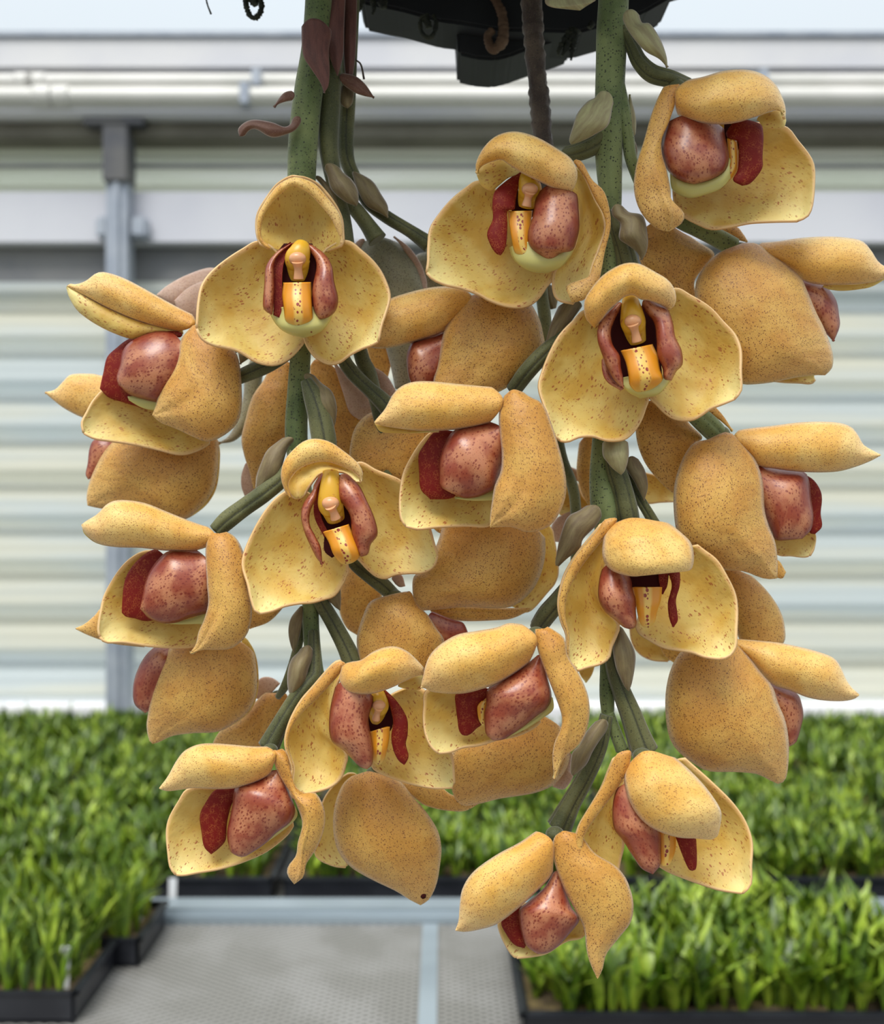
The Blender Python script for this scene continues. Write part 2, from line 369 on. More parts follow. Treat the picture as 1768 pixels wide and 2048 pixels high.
class Flower:
    def __init__(s, spray, D, label, hub=None):
        s.D = D; s.e = empty('flower', label, parent=spray); s.k = 0
        if hub:   # the receptacle where the sepals join the stalk
            x, y, r, z = hub; r *= 0.72; z -= 14
            bm = bmesh.new(); bmesh.ops.create_uvsphere(bm, u_segments=18, v_segments=12, radius=1)
            d = D-z*D/FPX; q = r*d/FPX
            for v in bm.verts: v.co = world(x, y, d)+Vector((v.co.x*q, v.co.y*q, v.co.z*q*0.8))
            for f in bm.faces: f.smooth = True
            me = bpy.data.meshes.new('receptacle'); bm.to_mesh(me); bm.free(); me.materials.append(M['stalk']); link('receptacle', me, s.e)
    def P(s, name, fr, L, R, kind='out', z=(0,), b=20, t=0, keel=0, kv=0, mid=None, warp=0, more=(), back=None):
        """one sepal or lip piece. more: further sheets of the same piece (kind, fr, L, R, z, b)"""
        s.k += 1; sd = hash((s.D, s.k)) % 9999 if False else int(s.D*1e4)+s.k*17
        pair = {'out': ('out', 'in', 'rim'), 'hood': ('hood', 'in', 'rim'), 'grey': ('grey', 'pale', 'rim'), 'pale': ('pale', 'in', 'rim'), 'in': ('in', back or 'out', 'rim'),
                'lobe': ('lobe', 'lobein', 'lobe'), 'lobein': ('lobein', 'lobe', 'lobe'), 'bowl': ('bowl',), 'mid': ('mid',), 'throat': ('throat',)}[kind]
        th = {'lobe': 0.0009, 'lobein': 0.0009, 'bowl': 0.001, 'mid': 0.0012, 'throat': 0.0006}.get(kind, 0.0010)
        grids = [(patch_grid(s.D, pts(fr, L), pts(fr, R), pts(fr, mid) if mid else None, z, b, t, keel, kv, warp=warp, seed=sd, rnd_base=kind not in ('mid', 'throat')), 0)]
        for q in more:
            k2, f2, L2, R2, z2, b2 = q[:6]; kp = dict(q[6]) if len(q) > 6 else {}
            slot = 0 if k2 == kind or k2 == pair[0] else 1
            grids.append((patch_grid(s.D, pts(f2, L2), pts(f2, R2), None, z2, b2, seed=sd+5, **kp), slot))
        return link(name, grids_to_mesh(name, grids, pair, th), s.e)
    def column(s, fr, top, bulb, neck, r, z=20):
        """the finger-like column: yellow back, round pinkish cap, short neck below it"""
        ox, oy, k = FRAMES[fr]; q = lambda p: (ox+p[0]*k, oy+p[1]*k); T, B, N = q(top), q(bulb), q(neck); r *= k
        def w3(p, zz): d = s.D-zz*s.D/FPX; return world(p[0], p[1], d)
        c = s.D/FPX; mid = ((T[0]*0.5+B[0]*0.5), (T[1]*0.5+B[1]*0.5))
        P = [(w3(T, z-8), r*0.85*c), (w3(mid, z+2), r*1.15*c), (w3(B, z), r*1.35*c), (w3((B[0]*.6+N[0]*.4, B[1]*.6+N[1]*.4), z-12), r*1.2*c), (w3(N, z-24), r*1.0*c)]
        o = link('column', tube_mesh('column', P, 'col'), s.e)
        bm = bmesh.new(); bmesh.ops.create_uvsphere(bm, u_segments=20, v_segments=14, radius=1)
        cc = w3(B, z+r*0.75+8); rr = r*0.92*c
        for v in bm.verts: v.co = cc+Vector((v.co.x*rr, v.co.y*rr*0.8, v.co.z*rr*0.78))
        for f in bm.faces: f.smooth = True
        me = bpy.data.meshes.new('anther_cap'); bm.to_mesh(me); bm.free(); me.materials.append(M['cap']); link('anther_cap', me, s.e)
        P = [(w3((B[0], B[1]+r*.3), z+r*1.1+8), r*0.62*c), (w3((B[0]*.5+N[0]*.5, B[1]*.5+N[1]*.5), z+r*1.15), r*0.42*c), (w3(N, z+r*0.8), r*0.55*c)]
        link('anther_stalk', tube_mesh('anther_stalk', P, 'cap'), s.e)

def bract(parent, D, fr, L, R, mat='bract', z=(0, 8, 0), b=16, name='bract', t=0, keel=3):
    z = (z[0]-14,)+tuple(z[1:]) if len(z) > 1 else (z[0]-10, z[0], z[0])
    G = patch_grid(D, pts(fr, L), pts(fr, R), None, z, b, t, keel, nu=28, nv=13)
    return link(name, grids_to_mesh(name, [(G, 0)], (mat,), 0.0007), parent)
# ------------------------------------------------------------------ greenhouse wall, bench, trays
def sheet(name, c1, c2, trans, scale, stretch):
    n = NT(name); tcn = n.n('ShaderNodeTexCoord'); mp = n.n('ShaderNodeVectorMath', operation='MULTIPLY'); n.l(tcn.outputs['Object'], mp.inputs[0]); mp.inputs[1].default_value = stretch
    c = n.mix(n.mapr(n.noise(mp.outputs[0], scale, 4.0), 0.35, 0.65), c1, c2); n.fin(c, 0.45)
    tr = n.n('ShaderNodeBsdfTranslucent'); n.l(c, tr.inputs[0]); mx = n.n('ShaderNodeMixShader'); mx.inputs[0].default_value = trans
    n.l(n.b.outputs[0], mx.inputs[1]); n.l(tr.outputs[0], mx.inputs[2]); n.l(mx.outputs[0], n.o.inputs['Surface']); return n.m
def simple(name, col, rough=0.6, metal=0.0, c2=None, scale=8.0, dark=None, bump=0.0, stretch=None):
    n = NT(name); tcn = n.n('ShaderNodeTexCoord'); vec = tcn.outputs['Object']
    if stretch:
        mp = n.n('ShaderNodeVectorMath', operation='MULTIPLY'); n.l(vec, mp.inputs[0]); mp.inputs[1].default_value = stretch; vec = mp.outputs[0]
    c = col
    if c2: c = n.mix(n.mapr(n.noise(vec, scale, 4.0), 0.35, 0.65), col, c2)
    if bump: n.bump(n.noise(vec, scale*3, 3.0), bump, 0.002)
    return n.fin(c, rough, metal=metal)
M['siding'] = sheet('cream translucent corrugated sheet with bluish shading', (0.84, 0.83, 0.70), (0.70, 0.77, 0.78), 0.58, 3.0, (0.25, 1, 3.2))  # cream and bluish bands put the sky's shading into the sheet colour
M['fibre'] = sheet('milky green glass fibre sheet', (0.80, 0.84, 0.70), (0.97, 0.98, 0.90), 0.8, 4.0, (0.3, 1, 5))
M['panel'] = simple('dull lavender grey metal panel', (0.58, 0.59, 0.66), 0.5, c2=(0.66, 0.67, 0.72), scale=2.0)
M['panelw'] = simple('whitish grey metal panel', (0.60, 0.61, 0.66), 0.5, c2=(0.70, 0.70, 0.71), scale=2.5)
M['galv'] = simple('blue grey galvanised steel', (0.34, 0.38, 0.45), 0.45, 0.25, c2=(0.42, 0.46, 0.52), scale=14)
M['dsteel'] = simple('dark steel', (0.075, 0.08, 0.095), 0.6, c2=(0.12, 0.12, 0.12), scale=10)
M['slate'] = simple('mid grey shade and seam strip', (0.20, 0.205, 0.22), 0.6, c2=(0.26, 0.26, 0.26), scale=5)
M['brown'] = simple('brown grey beam face in painted shade', (0.15, 0.14, 0.11), 0.7, c2=(0.21, 0.20, 0.16), scale=5)  # lower face of the beam; its shade is put into this brown
M['pvc'] = simple('grey white plastic pipe', (0.72, 0.71, 0.68), 0.35, c2=(0.62, 0.62, 0.58), scale=3)
M['white'] = simple('white painted low wall', (0.90, 0.90, 0.92), 0.7, c2=(0.84, 0.84, 0.86), scale=6)
M['floor'] = simple('grey gravel floor', (0.22, 0.21, 0.19), 0.9, c2=(0.32, 0.31, 0.29), scale=30)
M['blackp'] = simple('black tray plastic', (0.012, 0.013, 0.018), 0.35, c2=(0.02, 0.022, 0.028), scale=20)
M['soil'] = simple('mossy bark potting mix', (0.07, 0.05, 0.025), 0.95, c2=(0.15, 0.11, 0.04), scale=60, bump=0.8)
M['tag'] = simple('white plastic tag', (0.72, 0.74, 0.76), 0.4)
M['alu'] = simple('pale blue grey aluminium rail', (0.25, 0.30, 0.335), 0.4, 0.3, c2=(0.33, 0.39, 0.43), scale=8, stretch=(.3, 1, 6))
# expanded-metal bench top: diamond openings as surface pattern
n = NT('expanded metal mesh'); tcn = n.n('ShaderNodeTexCoord'); mp = n.n('ShaderNodeVectorMath', operation='MULTIPLY')
n.l(tcn.outputs['Object'], mp.inputs[0]); mp.inputs[1].default_value = (60, 100, 1)
sp_ = n.n('ShaderNodeSeparateXYZ'); n.l(mp.outputs[0], sp_.inputs[0])
a_ = n.math('ABSOLUTE', n.math('SUBTRACT', n.math('FRACT', n.math('ADD', sp_.outputs[0], sp_.outputs[1])), 0.5))
b_ = n.math('ABSOLUTE', n.math('SUBTRACT', n.math('FRACT', n.math('SUBTRACT', sp_.outputs[1], sp_.outputs[0])), 0.5))
hole = n.math('MULTIPLY', n.mapr(a_, 0.36, 0.26), n.mapr(b_, 0.36, 0.26))
base = n.mix(n.mapr(n.noise(tcn.outputs['Object'], 9, 4), 0.4, 0.65), (0.27, 0.265, 0.245), (0.35, 0.345, 0.33))
M['mesh'] = n.fin(n.mix(hole, base, (0.06, 0.06, 0.055)), 0.5, metal=0.15)
def leafm(name, a, b):
    n = NT(name); tcn = n.n('ShaderNodeTexCoord'); oi = n.n('ShaderNodeObjectInfo')
    vec = n.n('ShaderNodeVectorMath', operation='ADD'); n.l(tcn.outputs['Object'], vec.inputs[0]); n.l(oi.outputs['Random'], vec.inputs[1])
    c = n.mix(n.mapr(n.noise(vec.outputs[0], 22, 3), 0.35, 0.65), a, b)
    return n.fin(c, 0.38, 0.25, (0.5, 1, 0.2), 0.004)
M['leaf'] = leafm('fresh seedling leaf', (0.12, 0.215, 0.010), (0.33, 0.44, 0.04))
M['leafd'] = leafm('darker seedling leaf', (0.035, 0.075, 0.008), (0.11, 0.19, 0.018))

def box_bm(bm, x0, x1, y0, y1, z0, z1, bev=0.0):
    r = bmesh.ops.create_cube(bm, size=1)
    for v in r['verts']: v.co = Vector(((x0+x1)/2+v.co.x*(x1-x0), (y0+y1)/2+v.co.y*(y1-y0), (z0+z1)/2+v.co.z*(z1-z0)))
    if bev: bmesh.ops.bevel(bm, geom=list({e for v in r['verts'] for e in v.link_edges}), offset=bev, segments=2, affect='EDGES')
def box(name, m, x0, x1, y0, y1, z0, z1, bev=0.0, parent=None, more=(), **pr):
    bm = bmesh.new(); box_bm(bm, x0, x1, y0, y1, z0, z1, bev)
    for q in more: box_bm(bm, *q)
    me = bpy.data.meshes.new(name); bm.to_mesh(me); bm.free(); me.materials.append(M[m])
    o = link(name, me, parent)
    for k, v in pr.items(): o[k] = v
    return o
WD = 2.80
def wz(y, d=WD): return CAMZ+(CY-y)/FPX*d
def wx(x, d=WD): return (x-CX)/FPX*d
X0, X1 = -3.2, 3.2
def corrugated(name, m, y_top, y_bot, period, amp, dist):
    z0, z1 = wz(y_bot), wz(y_top); n_ = int((z1-z0)/period*14)+1; bm = bmesh.new(); rows = []
    for i in range(n_+1):
        z = z0+(z1-z0)*i/n_; ph = 2*math.pi*(z-z0)/period
        y = dist-amp*math.sin(ph)-amp*0.35*math.sin(2*ph+.7)
        rows.append([bm.verts.new((x, y, z)) for x in (X0, X1)])
    for a, b in zip(rows, rows[1:]):
        f = bm.faces.new([a[0], a[1], b[1], b[0]]); f.smooth = True
    me = bpy.data.meshes.new(name); bm.to_mesh(me); bm.free(); me.materials.append(M[m]); o = link(name, me); o['kind'] = 'structure'; return o
box('floor', 'floor', X0, X1, -1.5, 3.6, -0.05, 0.0, kind='structure')
corrugated('wall_back', 'siding', 540, 1402, 0.128, 0.020, WD+0.03)
corrugated('wall_upper', 'fibre', 268, 392, 0.060, 0.010, WD+0.03)
box('trim_1', 'panel', X0, X1, WD-.03, WD+.02, wz(492), wz(390), .004, kind='structure')
box('trim_2', 'slate', X0, X1, WD+.02, WD+.07, wz(560), wz(488), kind='structure')  # recessed band, its shade put into a darker grey
box('wall_low', 'white', X0, X1, WD-.018, WD+.10, 0.0, wz(1408), .006, kind='structure')
box('trim_3', 'brown', X0, X1, WD-.06, WD+.08, wz(290), wz(262), .003, kind='structure')
box('trim_4', 'panelw', X0, X1, WD-.11, WD+.08, wz(261), wz(235), .008, kind='structure')
box('trim_5', 'slate', X0, X1, WD+.0, WD+.07, wz(237), wz(148), kind='structure')  # strip behind the pipes; the shadow there is put into its grey
box('trim_6', 'panelw', X0, X1, WD-.05, WD+.02, wz(152), wz(92), .004, kind='structure')
box('trim_8', 'slate', X0, X1, WD-.0, WD+.012, wz(334), wz(327), kind='structure')
box('trim_9', 'slate', X0, X1, WD-.0, WD+.012, wz(391), wz(384), kind='structure')
box('trim_7', 'galv', X0, X1, WD-.06, WD+.03, wz(92), wz(81), .002, kind='structure')
def straight(name, mat, p0, p1, r, seg=18, parent=None, **pr):
    a, b = Vector(p0), Vector(p1); o = link(name, tube_mesh(name, [(a, r), (a.lerp(b, .5), r), (b, r)], mat, seg=seg, n=6), parent)
    for k, v in pr.items(): o[k] = v
    return o
GP = 'long grey pipes along the wall'
for i, (yy, rr, lab) in enumerate(((163, .020, 'upper of the two grey white pipes running along the wall just under the pale panel'), (201, .026, 'lower and thicker grey white pipe running along the wall above the brown beam'))):
    p = empty('water_pipe', lab, 'pipe', GP); p.location = (0, 0, 0)
    zc = wz(yy, WD-.09)
    straight('pipe_run', 'pvc', (X0, WD-.09-i*.02, zc), (X1, WD-.09-i*.02, zc), rr, parent=p)
    for xx in ((75, 98) if i == 0 else (118, 150)):
        straight('pipe_coupling', 'pvc', (wx(xx)-.022, WD-.09-i*.02, zc), (wx(xx)+.03, WD-.09-i*.02, zc), rr*1.15, parent=p)
    for xx in (-1.9, wx(528 if i == 0 else 508), wx(1500)):
        box('pipe_clip', 'galv', xx-.012, xx+.012, WD-.125-i*.02, WD, zc-rr*1.12, zc+rr*1.12, .002, parent=p)
# steel post
p = empty('steel_post', 'blue grey galvanised steel post standing in front of the corrugated wall', 'post'); p.location = (0, 0, 0)
px0, px1 = wx(231), wx(274)
box('post_shaft', 'galv', px0, px1, WD-.085, WD-.02, 0.0, wz(262), .004, parent=p, more=((px0+.024, px0+.040, WD-.094, WD-.084, 0.0, wz(262), .002),))
box('post_cap', 'dsteel', wx(190), wx(308), WD-.100, WD-.03, wz(276), wz(262), .003, parent=p)
box('post_top', 'dsteel', px0-.004, px1+.004, WD-.100, WD-.02, wz(385), wz(276), .004, parent=p)  # upper length of the post, drawn darker and slightly wider
for xa, xb in ((207, 232), (273, 308)):
    box('bracket', 'galv', wx(xa), wx(xb), WD-.07, WD-.03, wz(488), wz(446), .008, parent=p)
# expanded metal bench
BZ = CAMZ-0.60
bn = empty('mesh_bench', 'grey expanded metal bench top between the seedling trays with pale aluminium rail', 'bench')
box('bench_top', 'mesh', X0, X1, 0.42, 1.44, BZ-.007, BZ-.001, parent=bn)
box('seam_strip', 'alu', wx(838, 1.2), wx(838, 1.2)+.022, 0.42, 1.43, BZ, BZ+.002, parent=bn)
box('rail', 'alu', X0, X1, 1.44, 1.49, BZ-.05, BZ+.018, .006, parent=bn, more=((X0, X1, 1.432, 1.445, BZ-.01, BZ+.010, .003),))
for xx in (-1.3, 1.3):
    box('leg', 'galv', xx-.02, xx+.02, 0.60, 0.64, 0, BZ-.006, .003, parent=bn); box('leg', 'galv', xx-.02, xx+.02, 1.38, 1.42, 0, BZ-.006, .003, parent=bn)
b2 = empty('rear_bench', 'rear bench by the wall completely covered with dark trays of green seedlings', 'bench')
box('bench_top', 'mesh', X0, X1, 1.50, 2.62, BZ-.012, BZ-.004, parent=b2)
for xx in (-1.3, 1.3):
    box('leg', 'galv', xx-.02, xx+.02, 1.55, 1.59, 0, BZ-.012, .003, parent=b2); box('leg', 'galv', xx-.02, xx+.02, 2.55, 2.59, 0, BZ-.012, .003, parent=b2)

TW, TD, TH = 0.50, 0.262, 0.038
def tray_parts():
    bm = bmesh.new(); t = .006
    box_bm(bm, -TW/2, TW/2, -TD/2, -TD/2+t, 0, TH, .002); box_bm(bm, -TW/2, TW/2, TD/2-t, TD/2, 0, TH, .002)
    box_bm(bm, -TW/2, -TW/2+t, -TD/2, TD/2, 0, TH, .002); box_bm(bm, TW/2-t, TW/2, -TD/2, TD/2, 0, TH, .002)
    box_bm(bm, -TW/2, TW/2, -TD/2, TD/2, 0, .004)
    for s_ in (-1, 1): box_bm(bm, -TW/2-.006, TW/2+.006, s_*TD/2-.006, s_*TD/2+.006, TH-.005, TH, .002); box_bm(bm, s_*TW/2-.006, s_*TW/2+.006, -TD/2-.006, TD/2+.006, TH-.005, TH, .002)
    me = bpy.data.meshes.new('seedling_tray'); bm.to_mesh(me); bm.free(); me.materials.append(M['blackp'])
    bm = bmesh.new(); rnd = random.Random(5); nx, ny = 50, 26; V = [[bm.verts.new((-TW/2+.006+(TW-.012)*i/nx, -TD/2+.006+(TD-.012)*j/ny, TH-.010+rnd.uniform(-.003, .004))) for j in range(ny+1)] for i in range(nx+1)]
    for i in range(nx):
        for j in range(ny): bm.faces.new([V[i][j], V[i+1][j], V[i+1][j+1], V[i][j+1]]).smooth = True
    ms = bpy.data.meshes.new('potting_mix'); bm.to_mesh(ms); bm.free(); ms.materials.append(M['soil'])
    return me, ms
TRAY, SOIL = tray_parts()
def plants(seed, h, wdt, npl, dark, edge_gap=0.0, taper=False):
    """a tray's worth of strappy orchid seedlings as one mesh"""
    rnd = random.Random(seed); bm = bmesh.new()
    for _ in range(npl):
        cx_, cy_ = rnd.uniform(-TW/2+.015, TW/2-.015-edge_gap), rnd.uniform(-TD/2+.012, TD/2-.012); hh = h*rnd.uniform(.65, 1.15)*(0.72+0.28*min(1, (cx_+TW/2)/.12) if taper else 1)
        for k in range(rnd.randint(4, 6)):
            a = rnd.uniform(0, 6.283); lean = rnd.uniform(.15, .75); L_ = hh*rnd.uniform(.7, 1.1); w_ = wdt*rnd.uniform(.7, 1.25)
            dx, dy = math.cos(a), math.sin(a); sx, sy = -dy, dx; prev = None; mi = 1 if rnd.random() < dark else 0
            for i in range(5):
                t = i/4; out_ = lean*L_*t*t*0.9+.002; z = TH-.010+L_*(t-0.38*lean*t*t); ww = w_*math.sin(math.pi*min(1, .12+.85*t))**.8*.5*(1 if i < 4 else .15)
                c_ = Vector((cx_+dx*out_, cy_+dy*out_, z)); s_ = Vector((sx, sy, 0))*ww
                m_ = bm.verts.new(c_-Vector((0, 0, ww*.5))); l_ = bm.verts.new(c_-s_); r_ = bm.verts.new(c_+s_)
                if prev:
                    for q in ((prev[0], prev[1], m_, l_), (prev[1], prev[2], r_, m_)):
                        f = bm.faces.new(q); f.material_index = mi; f.smooth = True
                prev = (l_, m_, r_)
    me = bpy.data.meshes.new('seedlings'); bm.to_mesh(me); bm.free(); me.materials.append(M['leaf']); me.materials.append(M['leafd']); return me
PA = [plants(11, .066, .009, 420, .45), plants(12, .072, .009, 440, .6), plants(13, .062, .010, 420, .65)]
PB = [plants(21, .095, .007, 420, .6), plants(22, .085, .012, 480, .4, 0, True), plants(23, .095, .009, 420, .5)]
def tray(x, y, label, slabel, group, pm, z=BZ, rot=0.0, sy=1.0):
    o = link('seedling_tray', TRAY); o.location = (x, y, z); o.rotation_euler = (0, 0, rot); o.scale.y = sy; o['label'] = label; o['category'] = 'tray'
    if group: o['group'] = group
    s_ = link('potting_mix', SOIL, o)
    q = link('seedlings', pm); q.location = (x, y, z); q.rotation_euler = (0, 0, rot); q.scale.y = sy; q['kind'] = 'stuff'; q['label'] = slabel; q['category'] = 'seedlings'
    if group: q['group'] = group.replace('trays', 'seedlings')
TG = 'seedling trays on the front bench'
tray(-.431-TW/2, 1.155+.068, 'black tray of thin grassy seedlings at the picture corner beside the bare mesh', 'thin grassy seedlings in the picture corner tray beside the bare mesh', TG, PB[0], sy=.52)
tray(-.400-TW/2, 1.298+.062, 'black seedling tray directly behind the corner tray, touching the aluminium rail', 'dense seedlings in the tray touching the aluminium rail', TG, PB[2], sy=.47)
tray(.092+TW/2, 1.105+TD/2, 'black seedling tray with broad leaves whose front edge runs along the picture bottom', 'broad bright leaves in the tray along the picture bottom', TG, PB[1])
tray(.092+TW*1.5+.012, 1.105+TD/2, 'black seedling tray mostly past the picture edge next to the broad-leaved one', 'seedlings mostly past the picture edge next to the broad-leaved tray', TG, PA[1])
k = 0
ROWS = ['first row just behind the rail', 'second row from the rail', 'third row from the rail', 'last row against the wall']
for j in range(4):
    for i in range(-1, 7):
        x = -1.55+i*(TW+.018)+.03*(j % 2); y = 1.525+TD/2+j*(TD+.013)
        if abs(x) > y*.46+TW/2+.35: continue
        k += 1
        tray(x, y, 'black seedling tray on the rear bench, '+ROWS[j], 'dense green seedlings on the rear bench, '+ROWS[j], 'seedling trays on the rear bench, '+ROWS[j], PA[k % 3], z=BZ-.004, rot=math.pi*(k % 2))
# white plant tags
for (tx, ty, dd, hh, lab) in ((130, 1935, 1.185, .050, 'white plant tag at the front corner of the nearest corner tray'), (226, 1910, 1.31, .022, 'short pale tag on the far corner of the corner tray'), (277, 1868, 1.38, .050, 'white plant tag standing before the tray that touches the rail'),
                              (345, 1790, 1.50, .050, 'bluish white tag in front of the rail end'), (365, 1760, 1.56, .035, 'small tag just behind the rail end'), (70, 1575, 2.0, .045, 'white tag sunk among the rear seedlings near the picture edge'), (1338, 1730, 1.62, .03, 'tiny pale tag among seedlings behind the lowest nodding flower')):
    v = world(tx, ty, dd); o = box('plant_tag', 'tag', -.006, .006, -.0006, .0006, -hh/2, hh/2, .0004, label=lab, category='plant tag', group='white plant tags'); o.location = v; o.rotation_euler = (random.uniform(-.1, .1), 0, random.uniform(-.3, .3))

# ------------------------------------------------------------------ the dark hanging basket
M['basket'] = simple('black weathered basket plastic', (0.005, 0.007, 0.010), 0.7, c2=(0.010, 0.013, 0.016), scale=30)
M['moss'] = simple('dark wet moss and root', (0.010, 0.014, 0.010), 0.7, c2=(0.03, 0.035, 0.02), scale=200)
M['tan'] = simple('dead tan root skin', (0.10, 0.055, 0.03), 0.8, c2=(0.16, 0.10, 0.06), scale=90)
bk = empty('hanging_basket', 'black plastic basket hanging at the picture top, seen from below with roots poking out', 'basket')
HB = CAMZ+.262
poly = [(.0436, .555), (-.115, .472), (-.135, .36), (.02, .30), (.17, .36), (.155, .485)]
bm = bmesh.new()
def prism(bm, pl, z0, z1, s1=1.0):
    cxm = sum(p_[0] for p_ in pl)/len(pl); cym = sum(p_[1] for p_ in pl)/len(pl)
    a = [bm.verts.new((x, y, z0)) for x, y in pl]; b = [bm.verts.new((cxm+(x-cxm)*s1, cym+(y-cym)*s1, z1)) for x, y in pl]
    bm.faces.new(a); bm.faces.new(list(reversed(b)))
    for i in range(len(pl)): bm.faces.new([a[i], b[i], b[(i+1) % len(pl)], a[(i+1) % len(pl)]])
prism(bm, poly, HB, HB+.10, 1.12); bmesh.ops.recalc_face_normals(bm, faces=bm.faces); bmesh.ops.bevel(bm, geom=bm.edges[:], offset=.003, segments=2, affect='EDGES')
me = bpy.data.meshes.new('basket_body'); bm.to_mesh(me); bm.free(); me.materials.append(M['basket']); link('basket_body', me, bk)
bm = bmesh.new(); prism(bm, [(x*1.0, y) for x, y in poly], HB+.098, HB+.112, 1.0)
for v in bm.verts: v.co.x = .02+(v.co.x-.02)*1.18; v.co.y = .43+(v.co.y-.43)*1.18
bmesh.ops.recalc_face_normals(bm, faces=bm.faces)
me = bpy.data.meshes.new('basket_rim'); bm.to_mesh(me); bm.free(); me.materials.append(M['basket']); link('basket_rim', me, bk)
# the foot under the far corner
def flat(name, m, D, s, depth, parent, z0=None):
    P = [world(a[0], a[1], D) for a in pts('0', s)]; bm = bmesh.new()
    a = [bm.verts.new(p_) for p_ in P]; b = [bm.verts.new(p_+Vector((0, depth, 0))) for p_ in P]
    bm.faces.new(a); bm.faces.new(list(reversed(b)))
    for i in range(len(P)): bm.faces.new([a[i], b[i], b[(i+1) % len(P)], a[(i+1) % len(P)]])
    bmesh.ops.recalc_face_normals(bm, faces=bm.faces); bmesh.ops.bevel(bm, geom=bm.edges[:], offset=.0015, segments=2, affect='EDGES')
    me = bpy.data.meshes.new(name); bm.to_mesh(me); bm.free(); me.materials.append(M[m]); return link(name, me, parent)
flat('basket_foot', 'basket', .50, '905,-20 912,40 916,107 950,116 990,119 1020,112 1045,102 1100,84 1150,66 1160,-20', .035, bk)
flat('basket_slat', 'basket', .49, '715,-20 724,5 800,20 880,42 915,46 1000,60 1160,64 1230,44 1290,24 1345,-8 1350,-20', .03, bk)
def wire(name, parent, D, s, mat, bumps=.3, seed=1):
    return tube(name, parent, D, s, mat, bumps=bumps, seed=seed)
wire('root', bk, .485, '985,-10,7 1003,25,9 1007,60,10 1003,85,11 985,98,9 975,75,8 985,60,7', 'tan')
wire('root', bk, .485, '845,30,3 840,50,4 845,68,4 858,76,4 868,66,4 872,45,4 866,30,3', 'moss', .6)
wire('root', bk, .485, '848,34,9 855,46,7 858,56,5', 'moss', .6, 2)
wire('root', bk, .47, '492,-14,5 492,8,5 498,28,5 509,36,5 520,26,5 523,8,5 516,-10,4', 'moss', .6, 3)
wire('root', bk, .47, '500,-12,9 506,0,8 512,10,5', 'moss', .6, 4)
wire('root', bk, .47, '410,-20,1.5 414,6,1.6 422,28,1.8', 'moss', .2, 5)
for i, s_ in enumerate(('1150,60,9 1138,84,7 1124,112,2.5', '1152,60,8 1146,92,6 1142,120,2', '1144,60,8 1120,95,4 1116,110,2', '745,0,5 748,18,3.5 744,30,2', '725,0,5 720,14,4 717,22,5', '765,4,8 768,18,5', '1185,44,6 1178,56,4')):
    wire('moss_tuft', bk, .485, s_, 'moss', .7, 10+i)
for x_, y_ in ((.0, .52), (.09, .49)):   # hanger wires
    straight('hanger_wire', 'dsteel', (x_, .40, HB+.10), (.02, .42, HB+.60), .0012, 8, bk)
# ------------------------------------------------------------------ the five hanging flower sprays
GR = 'hanging orchid sprays'
S1 = empty('flower_spray', 'front spray on the thick pale green stem that carries the curled dry brown sheath', 'flower spray', GR)
S2 = empty('flower_spray', 'spray on the darker middle stem wrapped in brown sheath, just behind the curled-sheath stem', 'flower spray', GR)
S3 = empty('flower_spray', 'rearmost spray of the stem trio, whose dark arching stalk carries an unopened grey green flower', 'flower spray', GR)
S4 = empty('flower_spray', 'large spray on the dotted bright green stem hanging in front of the dark basket corner', 'flower spray', GR)
S5 = empty('flower_spray', 'spray on the rough shrivelled brown stem that drops from under the black basket', 'flower spray', GR)
for s_, xx, dd in ((S1, 636, .41), (S2, 668, .43), (S3, 702, .44), (S4, 1226, .405), (S5, 1070, .45)):
    s_.location = (0, 0, 0)

# ---- spray 1: stem, sheaths, stalks
tube('stem', S1, .426, '650,-290,26,-60 642,-180,27,-30 639,-30,27 632,90,28 618,180,29 608,270,30 604,350,29 603,480,26 604,620,24 602,700,21 597,780,22 593,870,23 602,960,20 616,1050,18 621,1150,17 622,1250,17 630,1330,16 646,1365,9', 'stem', ridges=3, depth=.06)
tube('flower_stalk', S1, .414, '612,760,12 625,790,20 638,830,24 648,880,26 655,930,20', 'stalk', ridges=4, depth=.12)
tube('flower_stalk', S1, .426, '602,690,12 575,705,16 540,727,17 505,743,17 465,760,14,-20', 'stalk', ridges=4, depth=.14)
tube('flower_stalk', S1, .416, '592,905,14 570,950,17 530,985,19 488,1015,19 455,1040,20 432,1062,17', 'stalk', ridges=4, depth=.14)
tube('flower_stalk', S1, .424, '628,1170,12 640,1200,16 665,1243,17 690,1290,19 706,1326,22', 'stalk', ridges=4, depth=.14)
tube('flower_stalk', S1, .413, '627,1262,11,-45 627,1345,16,-18 612,1370,17 588,1404,17 560,1450,18 537,1494,22', 'stalk', ridges=4, depth=.14)
tube('flower_stalk', S1, .430, '604,1240,9 598,1282,9 585,1330,9 571,1370,9,-6 556,1394,6,-24', 'stalk')
bract(S1, .418, 'F', '762,108 758,200 768,370 825,470 885,560 912,632', '950,142 962,230 945,340 950,470 942,580 912,632', 'sheath', z=(32, 32, 30), b=6)
bract(S1, .421, 'F', '690,788 685,840 640,862 560,832 450,813 380,828 328,875 335,925', '772,792 735,865 680,905 560,935 450,880 400,890 372,925 340,928', 'sheathl', z=(30, 20, 10), b=14)
bract(S1, .414, 'F', '712,612 640,630 590,690 570,728', '710,682 660,690 610,705 570,732', 'sheathl', z=(0,), b=8)
bract(S1, .420, 'X5', '740,255 850,400 862,600 950,700 1020,780 1075,818', '850,230 950,340 1060,430 1110,580 1100,740 1075,818', z=(26, 30, 20))
bract(S1, .420, 'X5', '590,885 470,970 380,1050 320,1180 280,1300 268,1440 308,1482', '695,930 610,1010 560,1150 515,1320 400,1430 308,1482', z=(20, 20, 5))
